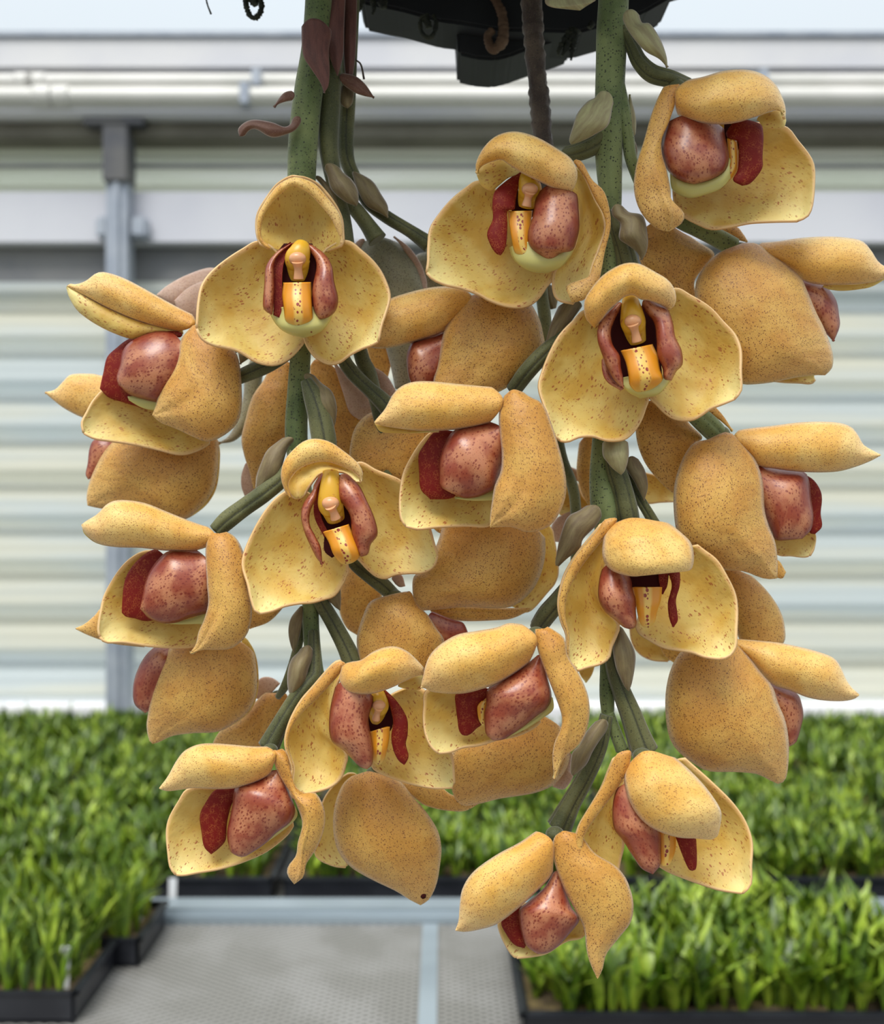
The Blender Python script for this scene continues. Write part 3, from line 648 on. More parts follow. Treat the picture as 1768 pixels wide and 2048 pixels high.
bract(S1, .416, 'X4', '1005,640 960,710 895,780 860,900 860,1050 892,1152', '1112,640 1105,760 1060,900 1040,1010 970,1110 892,1154', z=(8, 14, 10), b=28)
bract(S1, .422, 'X4', '990,250 900,360 870,460 872,560 900,670 925,712', '1012,260 1005,400 985,520 960,620 925,712', z=(0,), b=8)
bract(S1, .422, 'X4', '1195,180 1270,215 1330,270 1375,300', '1320,120 1375,80 1385,190 1378,300', z=(0,), b=10)
bract(S1, .424, 'B', '1440,700 1450,760 1462,835', '1560,740 1530,790 1462,838', z=(0,), b=8)

# ---- F1
f = Flower(S1, .40, 'fully open flower facing the camera under the uppermost curled sheath, hood tipped back to show its yellow inside', (600, 575, 26, -62))
f.P('lateral_sepal', '0', '575,520 522,484 485,499 435,534 408,565 399,600 396,655', '612,600 610,672 596,698 572,720 546,729 513,722 475,700 427,689 404,675 396,657', 'in', (-42, -30, 12), -48, warp=4)
f.P('lateral_sepal', '0', '598,600 609,675 621,702 634,716 657,727 678,723 697,709 722,696 742,689 754,682', '620,520 686,482 724,503 755,534 772,567 778,594 770,624 761,650 755,681', 'in', (-42, -30, 12), -48, warp=4)
f.P('hood_sepal', 'A', '680,730 600,670 562,560 568,430 630,310 720,190 800,130 862,104', '1180,760 1280,660 1286,560 1270,440 1200,310 1100,190 990,125 874,104', 'in', (-30, -38, -20, 14), -40, back='hood', more=(
  ('out', 'A', '660,720 580,640 562,560 568,430 630,310 720,185 800,128 868,102 950,112 1060,165 1180,300 1262,420 1288,540 1286,650', '690,690 620,640 598,560 620,430 690,320 760,250 820,200 868,172 930,200 1000,240 1080,320 1180,440 1230,540 1280,650', (0, 10, 18, 10, 0), 9),))
f.P('lip', 'A', '650,1180 690,1290 760,1380 850,1430 960,1455', '1210,1190 1190,1290 1130,1380 1050,1430 960,1455', 'bowl', (0, 18, 0), 34)
f.P('throat', 'A', '790,660 720,760 700,900 700,1100 720,1240 800,1310', '1030,660 1060,800 1060,900 1050,1100 1070,1240 1060,1310', 'throat', (2,), 0)
f.P('lip_lobe', 'A', '850,655 730,730 640,850 625,1000 613,1180 640,1235 690,1262', '860,660 745,760 708,850 712,1000 706,1140 700,1220 690,1262', 'lobe', (10, 30, 32), 18, more=(('lobein', 'A', '856,655 745,765 708,850 712,1000 706,1140 700,1262', '890,655 830,740 790,820 775,960 780,1140 785,1300', (8, 22, 26), 0),))
f.P('lip_lobe', 'A', '985,690 1050,790 1062,870 1035,1000 1028,1100 1040,1220 1085,1300', '1010,660 1130,745 1195,850 1215,980 1248,1120 1230,1220 1170,1280 1085,1302', 'lobe', (10, 34, 30), 22)
f.column('A', (945, 680), (905, 790), (915, 960), 78, 14)
f.P('mid_lobe', 'A', '785,990 775,1100 790,1220 800,1300 840,1350 900,1362', '1020,985 1025,1100 1030,1220 1030,1300 980,1350 905,1362', 'mid', (26, 40, 30), 18)

# ---- F2
f = Flower(S1, .425, 'flower turned to the side with wide red lip, its hood pointing away beside the topmost open flower', (462, 690, 30, -30))
f.P('hood_sepal', 'B', '1180,500 1040,435 900,360 740,270 600,200 480,163 410,170 340,222 270,250 215,246 196,262', '1060,610 930,582 700,515 500,430 330,338 240,290 196,266', 'hood', (-10, 0, 0), 30, more=(
  ('in', 'B', '1050,600 930,578 700,511 500,426 330,335 240,287 196,266', '1040,604 900,600 780,622 690,650 640,646 500,592 370,520 270,440 210,340 192,270', (-8, 2, 0), 12),))
f.P('lateral_sepal', 'B', '900,900 700,950 500,1000 400,1090 345,1190 312,1260 325,1332', '1320,1300 1250,1400 1150,1462 1030,1492 880,1462 700,1420 520,1392 400,1372 325,1334', 'in', (-40, -30, -5), -30, warp=3)
f.P('lip', 'B', '980,900 900,1000 740,1060 640,1070', '1000,1180 900,1180 760,1160 650,1100', 'bowl', (-10,), 14)
f.P('lip_lobe', 'B', '760,608 640,655 560,715 490,785 462,900 437,1012', '860,1050 800,1165 700,1142 600,1112 500,1078 437,1014', 'lobein', (-20,), 14, more=(('lobein', 'B', '1040,600 900,584 760,606', '1040,640 900,640 800,680', (-6,), 6),))
f.P('lip_lobe', 'B', '1060,610 900,586 760,620 650,680 600,750 585,830 558,930 572,985', '1080,960 1000,1040 940,1080 860,1112 730,1085 640,1050 574,987', 'lobe', (-8, 6, 2), 42)
f.P('lateral_sepal', 'B', '1150,520 1080,590 1030,660 1010,770 975,865 905,970 865,1060 845,1140 820,1205', '1280,560 1390,690 1450,790 1472,950 1475,1150 1440,1270 1340,1360 1225,1402 1130,1372 1000,1310 880,1262 820,1208', 'out', (14, 26, 16), 44, keel=-12, kv=-.25)

# ---- F3
f = Flower(S1, .458, 'flower below the side-facing one, mostly hidden, with a thin hood tip and a broad tan sepal', (420, 870, 24, -30))
f.P('hood_sepal', 'B', '800,1000 600,930 450,918 380,905 230,910 170,960 110,1020 33,1040', '780,1300 600,1300 420,1240 310,1225 180,1160 100,1100 33,1042', 'hood', (-20, -10), 24)
f.P('lip_lobe', 'B', '600,1300 490,1370 400,1385 362,1450 348,1560 333,1640 352,1678', '640,1500 560,1560 460,1600 400,1660 354,1678', 'lobe', (0,), 14)
f.P('lateral_sepal', 'B', '760,1150 600,1330 480,1460 410,1580 360,1700 340,1800 347,1868', '1270,1200 1308,1400 1288,1690 1225,1830 1120,1930 1060,1972 850,1962 600,1905 450,1892 349,1870', 'out', (10, 20, 6), 46, keel=-8)
f.P('lateral_sepal', 'B', '1200,1300 1180,1500 1120,1700 1050,1900', '1300,1380 1318,1500 1296,1720 1230,1850 1130,1935 1060,1972', 'in', (-24,), 10)

# ---- F4 and dark one behind
f = Flower(S1, .47, 'greyish mauve flower seen from behind, peeping out above the side-facing flower', (470, 640, 20, -10))
f.P('lateral_sepal', 'B', '1440,160 1290,132 1200,136 1050,192 930,260 850,328', '1380,560 1160,500 1000,420 850,330', 'pale', (0,), 20)
f.P('lateral_sepal', 'B', '1440,220 1230,215 1090,270 980,370', '1380,600 1200,560 1050,500 980,374', 'pale', (14,), 14)
f.P('lateral_sepal', 'B', '1560,760 1500,900 1480,1100 1400,1330 1300,1416', '1660,800 1625,950 1610,1100 1540,1270 1430,1392 1300,1418', 'grey', (0,), 16)  # shaded sepal; the shade is put into its darker grey skin

# ---- F5
f = Flower(S1, .40, 'open flower facing the camera in the middle of the front spray, its long hood folded over like a cowl', (660, 1000, 28, -62))
f.P('lateral_sepal', 'J', '760,560 600,520 490,562 400,640 320,750 240,900 185,1040 178,1130 215,1250 237,1350 268,1450 305,1476', '860,900 975,1120 962,1210 920,1290 870,1350 800,1372 710,1396 620,1402 500,1424 400,1462 307,1478', 'in', (-42, -30, 12), -46, warp=4)
f.P('lateral_sepal', 'J', '900,900 1068,1070 1130,1140 1200,1200 1270,1216 1340,1186 1450,1174 1560,1170 1635,1125 1662,1050', '960,500 1060,330 1200,390 1390,470 1520,600 1600,820 1635,950 1664,1040', 'in', (-42, -42, -34), -36, warp=5)
f.P('hood_sepal', 'J', '505,570 468,440 490,320 570,220 650,160 740,143 850,170 960,245 1050,320 1098,400 1088,474', '560,606 525,500 560,425 620,370 720,330 820,322 920,350 1000,385 1045,415 1070,445 1086,474', 'hood', (36, 48, 48, 40, 30), 16, more=(
  ('in', 'J', '560,606 522,500 558,425 618,370 718,328 820,318 920,348 1010,388 1086,460', '640,600 660,540 740,430 800,396 880,392 950,396 1010,430 1040,470 1080,470', (20, -10, -20, 0), -12),))
f.P('throat', 'J', '800,420 740,560 760,700 800,860 800,1000 860,1060', '940,420 960,560 1000,700 1010,860 1010,900 960,1000', 'throat', (-4,), 0)
f.P('lip_lobe', 'J', '770,410 720,500 710,540 642,640 622,740 648,860 690,960 740,1060 786,1112', '830,410 760,520 740,600 695,700 690,800 732,890 775,980 788,1112', 'lobe', (10, 34, 34), 14, more=(('lobein', 'J', '835,405 760,520 722,640 730,760 800,900', '850,420 800,500 760,600 780,750 850,900', (0,), 0),))
f.P('lip_lobe', 'J', '905,470 878,540 900,600 955,660 1000,740 1012,860 1040,990 1082,1050', '940,390 1060,490 1130,620 1190,760 1212,880 1160,955 1140,1030 1084,1052', 'lobe', (10, 34, 30), 24)
f.column('J', (850, 400), (850, 640), (890, 760), 72, 16)
f.P('mid_lobe', 'J', '790,862 835,940 870,1030 925,1098 968,1114', '990,800 1022,880 1062,990 1072,1050 1030,1092 970,1114', 'mid', (24, 38, 22), 16)

# ---- F6
f = Flower(S1, .412, 'flower facing sideways on the long stalk, dark red lip framed by a pale lower sepal and narrow folded side sepal', (445, 1078, 24, -20))
f.P('lateral_sepal', 'K', '700,540 560,522 450,570 350,670 262,820 230,950 213,1080 227,1142', '1100,900 980,1060 940,1200 800,1228 600,1212 400,1182 270,1182 228,1144', 'in', (-44, -36, -8), -30, warp=4)
f.P('lip', 'K', '1010,900 950,980 850,1020 700,1040', '1010,1060 930,1054 800,1056 700,1050', 'bowl', (-20,), 8)
f.P('lip_lobe', 'K', '720,504 600,512 500,580 425,675 395,760 384,850 378,968', '820,860 760,980 640,1020 550,1032 470,1012 410,1000 380,972', 'lobein', (-24,), 12)
f.P('lip_lobe', 'K', '1020,500 850,508 720,520 640,585 580,670 548,755 532,830 512,942', '1060,860 1010,960 960,985 880,1004 780,1042 680,1048 580,1012 514,945', 'lobe', (-10, 8, 4), 40)
f.P('hood_sepal', 'K', '1060,350 980,334 850,288 700,228 560,172 430,148 330,150 262,182 200,248 120,298 83,326', '1060,470 1000,492 900,517 700,517 520,497 350,492 220,472 150,432 100,380 83,332', 'hood', (0, 12, 6), 44, more=(('in', 'K', '95,325 140,370 240,425 350,440', '85,340 110,400 200,465 350,492', (8,), 3),))
f.P('lateral_sepal', 'K', '1035,360 1000,440 990,560 1000,760 1010,900 980,1020 940,1110 920,1200 878,1262', '1110,360 1220,430 1290,600 1312,800 1332,930 1322,1050 1280,1150 1180,1232 1050,1243 960,1243 880,1272', 'out', (16, 26, 22), 40, keel=-12, kv=-.4, mid='1090,390 1120,600 1150,800 1140,960 1060,1120 960,1230 880,1268')

# ---- F34 sister behind F6
f = Flower(S1, .435, 'tan flower almost covered by the long-stalked sideways flower, only a sepal tip and edge showing', (430, 1150, 22, -20))
f.P('lateral_sepal', 'K', '620,900 400,900 240,930 180,990 110,1050 40,1084', '620,1230 350,1204 230,1172 120,1130 40,1090', 'out', (0,), 14)
f.P('lateral_sepal', 'K', '1600,860 1545,950 1450,1040 1320,1088', '1200,860 1200,1000 1320,1092', 'out', (0,), 14)

# ---- F7
f = Flower(S1, .442, 'flower hanging below the long-stalked one, seen from the back with a drop-shaped tan sepal and rounded red lip', (440, 1270, 24, -30))
f.P('lip_lobe', 'K', '780,1180 700,1212 620,1222 540,1300 482,1420 460,1530 473,1640 545,1702', '820,1400 740,1560 640,1660 550,1704', 'lobe', (0,), 30)
f.P('lateral_sepal', 'K', '860,1100 740,1215 660,1350 602,1530 572,1700 560,1800 578,1900 600,1926', '1240,1120 1335,1230 1366,1400 1362,1560 1312,1682 1200,1782 1080,1842 900,1852 750,1872 650,1918 602,1930', 'out', (12, 20, 6), 46, keel=-9)
f.P('lateral_sepal', 'K', '1240,1140 1290,1300 1290,1500 1200,1700', '1290,1150 1352,1260 1378,1400 1372,1560 1320,1690 1200,1790', 'in', (-16,), 4)

# ---- F11
f = Flower(S1, .455, 'small flower seen from behind near the stem end, with one long tan sepal and a mauve one', (556, 1392, 20, -6))
f.P('lateral_sepal', 'X4', '720,1090 560,1170 540,1060 575,980 640,950 720,965 790,1015', '730,1130 650,1180 600,1220', 'pale', (-20,), 6)
f.P('lateral_sepal', 'X4', '720,1105 640,1110 560,1180 440,1310 330,1400 200,1480 128,1592', '900,1110 860,1250 750,1400 660,1540 570,1680 400,1700 130,1660', 'out', (6, 12, 0), 26)

# ---- F8
f = Flower(S1, .398, 'flower facing outward at the tip of the straight grooved stalk, left side sepal folded with a pale rim', (708, 1335, 22, -18))
f.P('lateral_sepal', 'P', '740,320 660,316 560,410 430,560 310,700 210,880 160,1040 160,1150 200,1280 222,1350 208,1480 203,1570 238,1645', '700,420 640,560 600,800 620,1080 745,1215 730,1330 690,1450 600,1530 480,1572 350,1602 240,1648', 'in', (-10, -34, -30, -6), -44, warp=3, back='out', more=(
  ('out', 'P', '745,316 660,312 560,405 428,556 308,696 207,880 157,1040 157,1150 198,1280 222,1350 208,1480 203,1570 238,1645', '735,360 670,450 560,570 430,705 320,810 245,905 190,1020 180,1150 214,1280 232,1350 215,1480 211,1570 238,1645', (16, 14, 10, 6, 2), 8),))
f.P('lateral_sepal', 'P', '1000,900 980,1200 1010,1345 1100,1410 1250,1470 1400,1512 1600,1545 1790,1540', '1200,560 1500,590 1620,800 1700,1100 1780,1250 1800,1500', 'in', (-44, -40, -20), -36, warp=4)
f.P('throat', 'P', '1020,620 970,760 960,900 980,1000 1060,1040', '1120,620 1190,760 1210,880 1190,980 1120,1040', 'throat', (-8,), 0)
f.P('lip_lobe', 'P', '1110,590 1160,700 1195,820 1208,920 1190,1050 1212,1180 1260,1280 1318,1327', '1130,585 1230,680 1310,790 1352,890 1352,1030 1335,1120 1362,1230 1350,1280 1320,1327', 'lobein', (0, 20, 20), 8)
f.column('P', (1060, 610), (1070, 740), (1040, 880), 72, 4)
f.P('mid_lobe', 'P', '975,1000 990,1150 1010,1280 1040,1320 1060,1330', '1180,950 1170,1080 1140,1220 1110,1300 1064,1330', 'mid', (14, 20, 10), 14)
f.P('lip_lobe', 'P', '680,420 640,560 600,720 580,880 584,1020 620,1110 720,1182 800,1262 880,1342 948,1367', '960,560 1012,640 1016,720 985,800 968,880 982,980 1002,1080 1014,1200 1004,1320 952,1369', 'lobe', (16, 34, 36), 36)
f.P('hood_sepal', 'P', '720,330 800,312 900,290 1000,220 1120,170 1240,163 1350,210 1440,290 1515,372', '690,400 680,480 710,560 775,612 880,633 1000,627 1130,592 1250,542 1350,492 1430,455 1500,445', 'hood', (20, 52, 44, 30), 52, more=(
  ('in', 'P', '1240,545 1370,482 1430,455 1500,445', '1290,572 1400,588 1480,580 1512,500', (26, 20), 2),))

# ---- F9
f = Flower(S1, .402, 'lowest flower of the front spray, facing sideways with two red lip lobes over a cream lower sepal', (540, 1500, 22, -14))
f.P('lateral_sepal', 'Q', '560,440 370,446 222,452 160,530 110,620 97,700 108,820 120,890 150,932', '860,560 805,680 745,745 655,812 540,862 400,902 280,922 200,937 152,934', 'in', (-44, -34, -8), -30, warp=3)
f.P('lip', 'Q', '760,460 832,560 832,620 740,702 600,800', '700,500 740,600 700,680 600,760', 'bowl', (-14,), 12)
f.P('lip_lobe', 'Q', '500,440 440,448 370,457 322,520 284,600 294,700 308,780 348,823', '520,470 470,530 440,640 432,740 392,790 350,823', 'lobein', (-14,), 10)
f.P('lip_lobe', 'Q', '720,330 600,400 490,440 470,540 455,620 440,690 445,760 462,812 500,834', '750,370 795,470 828,570 800,640 720,702 660,760 600,802 540,836 504,836', 'lobe', (-4, 12, 8), 36)
f.P('hood_sepal', 'Q', '720,205 600,208 480,198 370,190 280,195 200,230 150,290 100,380 53,442', '715,320 672,375 585,420 480,447 370,452 250,446 170,456 100,463 53,450', 'hood', (6, 22, 12), 40)
f.P('lateral_sepal', 'Q', '700,212 697,260 725,350 772,430 812,490 842,560 868,650 842,760 832,830 788,890 783,940 820,992', '740,208 790,260 812,400 870,470 940,470 982,530 1000,600 990,690 950,790 890,880 872,950 822,994', 'out', (10, 18, 12), 26, keel=12, kv=-.2, mid='722,230 790,360 830,480 900,560 908,660 880,780 870,860 860,950 822,993')

# ---- spray 2
tube('stem', S2, .432, '675,-290,20,-30 672,-150,20 668,0,20 662,100,21 660,200,21 657,280,20 662,330,18 672,380,15 685,425,14 695,480,13 702,560,13 712,660,13 725,720,15 742,760,15 770,900,11 780,1050,11 775,1150,12', 'stalk')
tube('flower_stalk', S2, .440, '668,350,11 685,392,14 712,420,15 735,450,16 755,480,20', 'stalk')
tube('flower_stalk', S2, .425, '668,640,12 685,712,14 705,745,15 735,775,15 762,800,18 782,822,20', 'stalk', ridges=4, depth=.12)
tube('flower_stalk', S2, .428, '690,1105,11 712,1130,14 740,1152,16 762,1168,17 788,1192,15,-20', 'stalk', ridges=4, depth=.12)
bract(S2, .428, 'F', '950,-60 935,150 930,300 960,420 1000,512', '1060,-60 1050,150 1045,350 1025,450 1005,515', 'sheath', z=(20,), b=8)
bract(S2, .428, 'F', '890,1115 930,1190 960,1290 1050,1370 1130,1402', '1000,1105 1040,1170 1100,1220 1140,1290 1147,1370 1132,1402', z=(20,), b=18)
bract(S2, .43, 'F', '840,1200 900,1270 960,1380 1000,1500', '880,1190 980,1300 1020,1400 1030,1500', z=(0,), b=8)
bract(S2, .430, '0', '702,700 712,712 720,722', '714,695 722,706 721,724', z=(0,), b=3)

f = Flower(S2, .462, 'upright grey green flower seen from the back beside the topmost open flower, mauve rim along one edge', (752, 482, 20, 8))
f.P('lateral_sepal', 'X2', '250,135 200,190 180,300 300,600 400,900 460,1100 500,1300', '500,128 600,215 690,330 735,450 748,560 740,800 680,1100 600,1310', 'grey', (0, 8), 46)
f.P('lateral_sepal', 'X2', '240,138 200,170 160,220 200,330', '275,150 275,220 290,300 250,360', 'pale', (14,), 8)
f.P('lateral_sepal', 'X2', '480,128 540,190 620,330 660,440 685,530', '500,126 610,210 695,330 740,450 748,530', 'pale', (22, 14), 6)
f.P('lateral_sepal', 'X2', '260,900 320,1100 430,1230', '480,900 470,1100 440,1232', 'out', (-20,), 8)

f = Flower(S2, .452, 'flower hanging behind the main stem, its long ochre sepals seen from the back on both sides of the stem', (596, 740, 22, -10))
f.P('lateral_sepal', 'X5', '170,1150 120,1290 118,1420 160,1540', '230,1200 270,1430 280,1500 160,1545', 'pale', (-20,), 8)
f.P('lateral_sepal', 'X5', '440,120 350,310 230,490 150,760 118,930 148,1100 200,1260 232,1400 250,1440', '700,120 720,400 650,800 520,1000 350,1150 280,1300 268,1420 252,1442', 'out', (0, 10), 30)
f.P('lateral_sepal', 'X5', '820,60 860,500 950,900 1050,1150', '1080,130 1250,400 1400,640 1400,800 1320,1000 1200,1200', 'out', (-10,), 16)
f.P('lateral_sepal', 'X5', '1070,120 1170,430 1240,640 1340,725', '1090,120 1290,350 1450,490 1525,600 1480,660 1390,710 1342,725', 'pale', (8,), 14)

f = Flower(S2, .436, 'broad dotted sepal flower at the bend of the dark grooved stalk, tucked behind the central red-lipped flower', (775, 825, 24, -8))
f.P('lateral_sepal', 'X5', '1330,200 1440,168 1560,210 1650,290 1730,430', '1400,270 1550,390 1640,500 1730,434', 'pale', (-10,), 8)
f.P('lateral_sepal', 'L', '200,370 60,410 -30,500 -70,620 -75,750 0,820', '660,360 660,560 560,740 450,860 340,925 150,880 0,824', 'out', (0, 8), 30)
f.P('lateral_sepal', 'L', '300,900 450,1100 560,1280 640,1330', '600,1000 660,1150 680,1290 650,1335', 'out', (0, 0), 10)

f = Flower(S2, .425, 'brownish tan flower from behind with a sliver of dark red lip, hanging under the middle cowl-hooded flower', (790, 1192, 22, 0))
f.P('lip_lobe', 'X1', '720,470 900,540 975,565 1015,650', '760,640 850,760 930,740 1015,660', 'lobe', (-20,), 10)
f.P('lateral_sepal', 'X1', '590,348 450,378 340,420 290,520 253,640 253,740 280,860 340,960', '620,348 660,440 735,510 792,600 846,690 810,850 700,960 345,964', 'out', (10, 14), 40)
f.P('lateral_sepal', 'X1', '480,250 520,225 560,245 580,310', '500,290 540,320 580,315', 'pale', (-20,), 5)

f = Flower(S2, .458, 'shaded olive brown flower deep between the two main stems, only its back showing', (735, 1160, 18, -10))
f.P('lateral_sepal', 'X1', '230,110 140,300 125,450 175,590 255,650', '440,110 430,360 340,520 300,640 258,652', 'out', (0,), 20)

f = Flower(S2, .432, 'drooping flower lowest behind the front spray, one big tan sepal with a small black blemish near its tip', (748, 1548, 24, -6))
f.P('lateral_sepal', 'Q', '1160,348 1080,400 1000,500 960,620 940,740 942,820 970,855 1050,886 1115,890', '1200,400 1120,520 1100,650 1120,780 1118,892', 'in', (-24,), -10)
f.P('lateral_sepal', 'Q', '1200,345 1110,410 1062,510 1044,620 1050,730 1080,820 1150,900 1270,970 1400,1032 1480,1082 1540,1112', '1310,355 1420,400 1505,500 1582,590 1642,690 1662,790 1652,900 1632,1000 1592,1080 1542,1114', 'out', (8, 22, 6), 52, keel=-5)
tube('flower_stalk', S2, .436, '770,1400,8,-40 765,1480,9,-20 752,1545,13', 'stalk')
o = tube('blemish', f.e, .432, '845,1786,4,22 846.5,1791,6,22 848,1796,4,22', 'throat')

# ---- spray 3
tube('stem', S3, .444, '712,-290,18,-10 706,-150,18 702,0,18 697,120,18 694,200,18 691,290,17 697,330,15 715,365,13 735,405,12 775,435,13 820,462,13 860,490,17', 'stalk', ridges=4, depth=.1)
bract(S3, .438, 'F', '1048,-60 1042,200 1045,400 1060,560', '1138,-60 1132,250 1122,420 1100,560', 'sheath', z=(20,), b=10)
bract(S3, .432, 'F', '1010,490 1120,515 1190,570 1255,665', '1020,560 1110,625 1180,652 1250,665', 'sheathl', z=(18,), b=8)
bract(S3, .438, 'F', '1020,570 1022,700 1070,738', '1122,600 1105,700 1072,738', 'bract', z=(14,), b=8)
bract(S3, .44, 'F', '1095,1160 1140,1300 1200,1400 1290,1450 1345,1482', '1140,1170 1240,1230 1300,1320 1345,1400 1347,1482', 'bract', z=(14,), b=14)
tube('dry_twig', S3, .436, '712,120,1.6 722,130,1.8 728,158,2.2', 'bark')
f = Flower(S3, .470, 'unopened grey green flower hanging at the end of the arching dark stalk', (860, 498, 18, 0))
f.P('lateral_sepal', 'X2', '740,236 690,255 655,292 700,420 760,580', '920,240 960,400 920,520 770,590', 'grey', (0,), 22)

# ---- spray 5 (behind spray 4)
tube('stem', S5, .450, '1056,-60,20 1064,20,20 1068,85,20 1074,150,19 1080,210,20 1084,260,19 1092,330,15 1090,450,13', 'bark', bumps=.22, seed=3)
tube('stem', S5, .450, '1088,430,12 1082,560,12 1090,640,13 1094,720,12 1120,900,11 1150,1000,11 1150,1200,10', 'stalk')
f = Flower(S5, .425, 'honey coloured flower in profile between the two big stems, broad rounded back sepal below the topmost central flower', (980, 590, 24, -12))
f.P('lip_lobe', 'X2', '960,760 870,862 700,918 622,950 588,1050 598,1180 625,1260', '960,1000 900,1150 840,1260 720,1300 630,1270', 'lobe', (-10, 0), 30)
f.P('hood_sepal', 'X2', '1160,545 1000,518 900,508 760,520 600,558 450,610 330,700 240,830 225,940', '1000,760 870,862 700,922 560,962 430,987 320,982 228,946', 'hood', (-8, 4), 42)
f.P('lateral_sepal', 'X2', '1130,545 1080,580 990,665 920,760 875,860 850,980 825,1120 795,1250 840,1400', '1300,560 1500,600 1600,740 1640,880 1648,1000 1570,1130 1430,1240 1250,1340 900,1404', 'out', (10, 18), 50, keel=-6)
bract(S5, .452, 'W', '410,130 420,250 480,312', '480,100 535,200 522,300', 'bract', z=(0,), b=8)

f = Flower(S5, .430, 'wide ochre flower with its back to the camera, filling the middle below the central red-lipped flower', (960, 1060, 24, -20))
f.P('lateral_sepal', 'L', '1320,1200 1340,1450 1330,1600 1270,1740 1150,1870', '1450,1240 1500,1560 1482,1680 1420,1760 1290,1900 1202,1890', 'in', (-30,), -8)
f.P('lateral_sepal', 'L', '530,1850 700,1860 900,1870 1100,1880 1290,1880', '520,1900 640,1962 800,1982 1000,1977 1150,1962 1290,1900', 'out', (-20,), 12)
f.P('lateral_sepal', 'L', '640,1150 600,1350 500,1560 410,1640 398,1750 418,1850 458,1902', '1380,1150 1408,1400 1392,1560 1340,1700 1260,1800 1150,1872 1000,1884 800,1875 600,1893 460,1904', 'out', (8, 18, 8), 54, keel=10, warp=3)

f = Flower(S5, .428, 'flower behind the lower central one, big curved tan sepal with a pink underside peeping at the edge', (1000, 1400, 24, -20))
f.P('lateral_sepal', 'N', '1330,1280 1260,1460 1200,1570', '1362,1290 1350,1430 1372,1490 1300,1592 1205,1575', 'pale', (-10,), 8)
f.P('lateral_sepal', '0', '760,1500 800,1557 835,1564 882,1575 905,1590 955,1600', '790,1560 840,1605 870,1617 900,1622 930,1622 957,1608', 'out', (-20,), 12)
f.P('lateral_sepal', 'N', '620,1000 400,1200 338,1330 332,1480 365,1640 415,1712 465,1733', '1200,900 1290,1100 1345,1300 1300,1450 1200,1562 1060,1622 900,1652 760,1672 600,1712 468,1735', 'out', (6, 16, 6), 48, keel=9)

f = Flower(S5, .465, 'far honey coloured flower in the gap beside the big green stem, pale mauve underside', (1160, 990, 20, -20))
f.P('lateral_sepal', 'X3', '420,150 392,350 382,550 430,750 510,902', '640,150 600,500 575,760 514,904', 'out', (10,), 16)
f.P('lateral_sepal', 'X3', '280,610 200,800 200,960', '380,620 425,780 505,900 400,960 210,975', 'in', (-6,), -12)
f.P('lateral_sepal', 'X3', '200,985 120,1100 120,1260', '540,870 500,1100 400,1300', 'pale', (0,), 8)
f.P('lateral_sepal', 'X3', '240,480 300,480 400,520', '270,620 340,625 400,640', 'pale', (-10,), 6)
f.P('lateral_sepal', 'X3', '1000,540 1120,560 1220,600 1420,780', '980,800 1100,862 1250,850 1420,840', 'in', (0,), -10)

f = Flower(S5, .462, 'pale flower hidden below the lower right-hand hooded one, only its cream underside rim showing', (1330, 1240, 18, -20))
f.P('lateral_sepal', 'M', '800,960 820,1130 880,1230 980,1280 1110,1286', '1100,960 1110,1160 1130,1240 1112,1288', 'in', (0,), -10)
f.P('lateral_sepal', 'M', '1030,1150 1080,1250 1160,1312', '1260,1150 1240,1240 1162,1314', 'out', (10,), 6)
f.P('lateral_sepal', 'M', '370,1300 400,1400 450,1470', '530,1300 500,1400 452,1472', 'in', (10,), 6)

# ---- spray 4
tube('stem', S4, .413, '1236,-290,30,-60 1232,-150,30,-20 1228,-20,30 1224,60,31 1222,120,30 1219,200,29 1217,280,28 1219,350,25 1223,410,20 1219,500,19 1212,620,18 1207,750,17 1202,870,17 1199,950,20 1208,1010,27 1213,1100,18 1214,1240,13 1213,1330,13 1214,1390,15 1216,1436,12', 'stem', ridges=3, depth=.05)
tube('flower_stalk', S4, .412, '1236,170,14 1248,235,15 1256,280,13 1266,330,12 1300,400,12,-40 1355,440,14,-55 1395,458,16,-70 1435,476,18,-82 1466,494,19,-92', 'stem', ridges=4, depth=.1)
tube('flower_stalk', S4, .410, '1245,55,12 1265,95,14 1280,125,16 1305,148,18 1340,158,17 1375,170,14,-20', 'stalk', ridges=5, depth=.16)
tube('flower_stalk', S4, .412, '1222,215,12 1215,255,16 1195,285,19 1160,303,18 1130,308,14,-20', 'stalk', ridges=5, depth=.16)
tube('flower_stalk', S4, .410, '1226,420,12 1234,460,16 1248,500,20 1258,540,22', 'stalk', ridges=5, depth=.16)
tube('flower_stalk', S4, .412, '1205,600,13 1160,648,15 1110,688,17 1080,715,18 1052,746,18,-10 1028,778,17,-40', 'stalk', ridges=4, depth=.14)
tube('flower_stalk', S4, .414, '1218,700,12 1290,740,14 1345,785,18 1385,822,20 1422,856,22,-24 1446,882,18,-60', 'stem', ridges=4, depth=.14)
tube('flower_stalk', S4, .411, '1216,880,12 1228,930,20 1242,975,22 1254,1030,24,-8 1258,1062,20,-50', 'stalk', ridges=5, depth=.14)
tube('flower_stalk', S4, .418, '1236,900,9 1256,950,10 1275,990,10 1302,1035,11 1400,1200,14,-30 1440,1270,18,-30', 'stalk', ridges=3, depth=.2)
tube('flower_stalk', S4, .412, '1210,1060,12 1180,1120,15 1148,1163,18 1118,1200,19 1094,1228,20,-16 1076,1254,18,-40', 'stalk', ridges=4, depth=.14)
tube('flower_stalk', S4, .408, '1216,1290,10 1228,1340,16 1244,1385,19 1262,1430,22 1276,1470,25 1288,1502,29', 'stalk', ridges=4, depth=.14)
tube('flower_stalk', S4, .412, '1218,1425,10 1230,1462,12 1244,1500,13', 'stem')
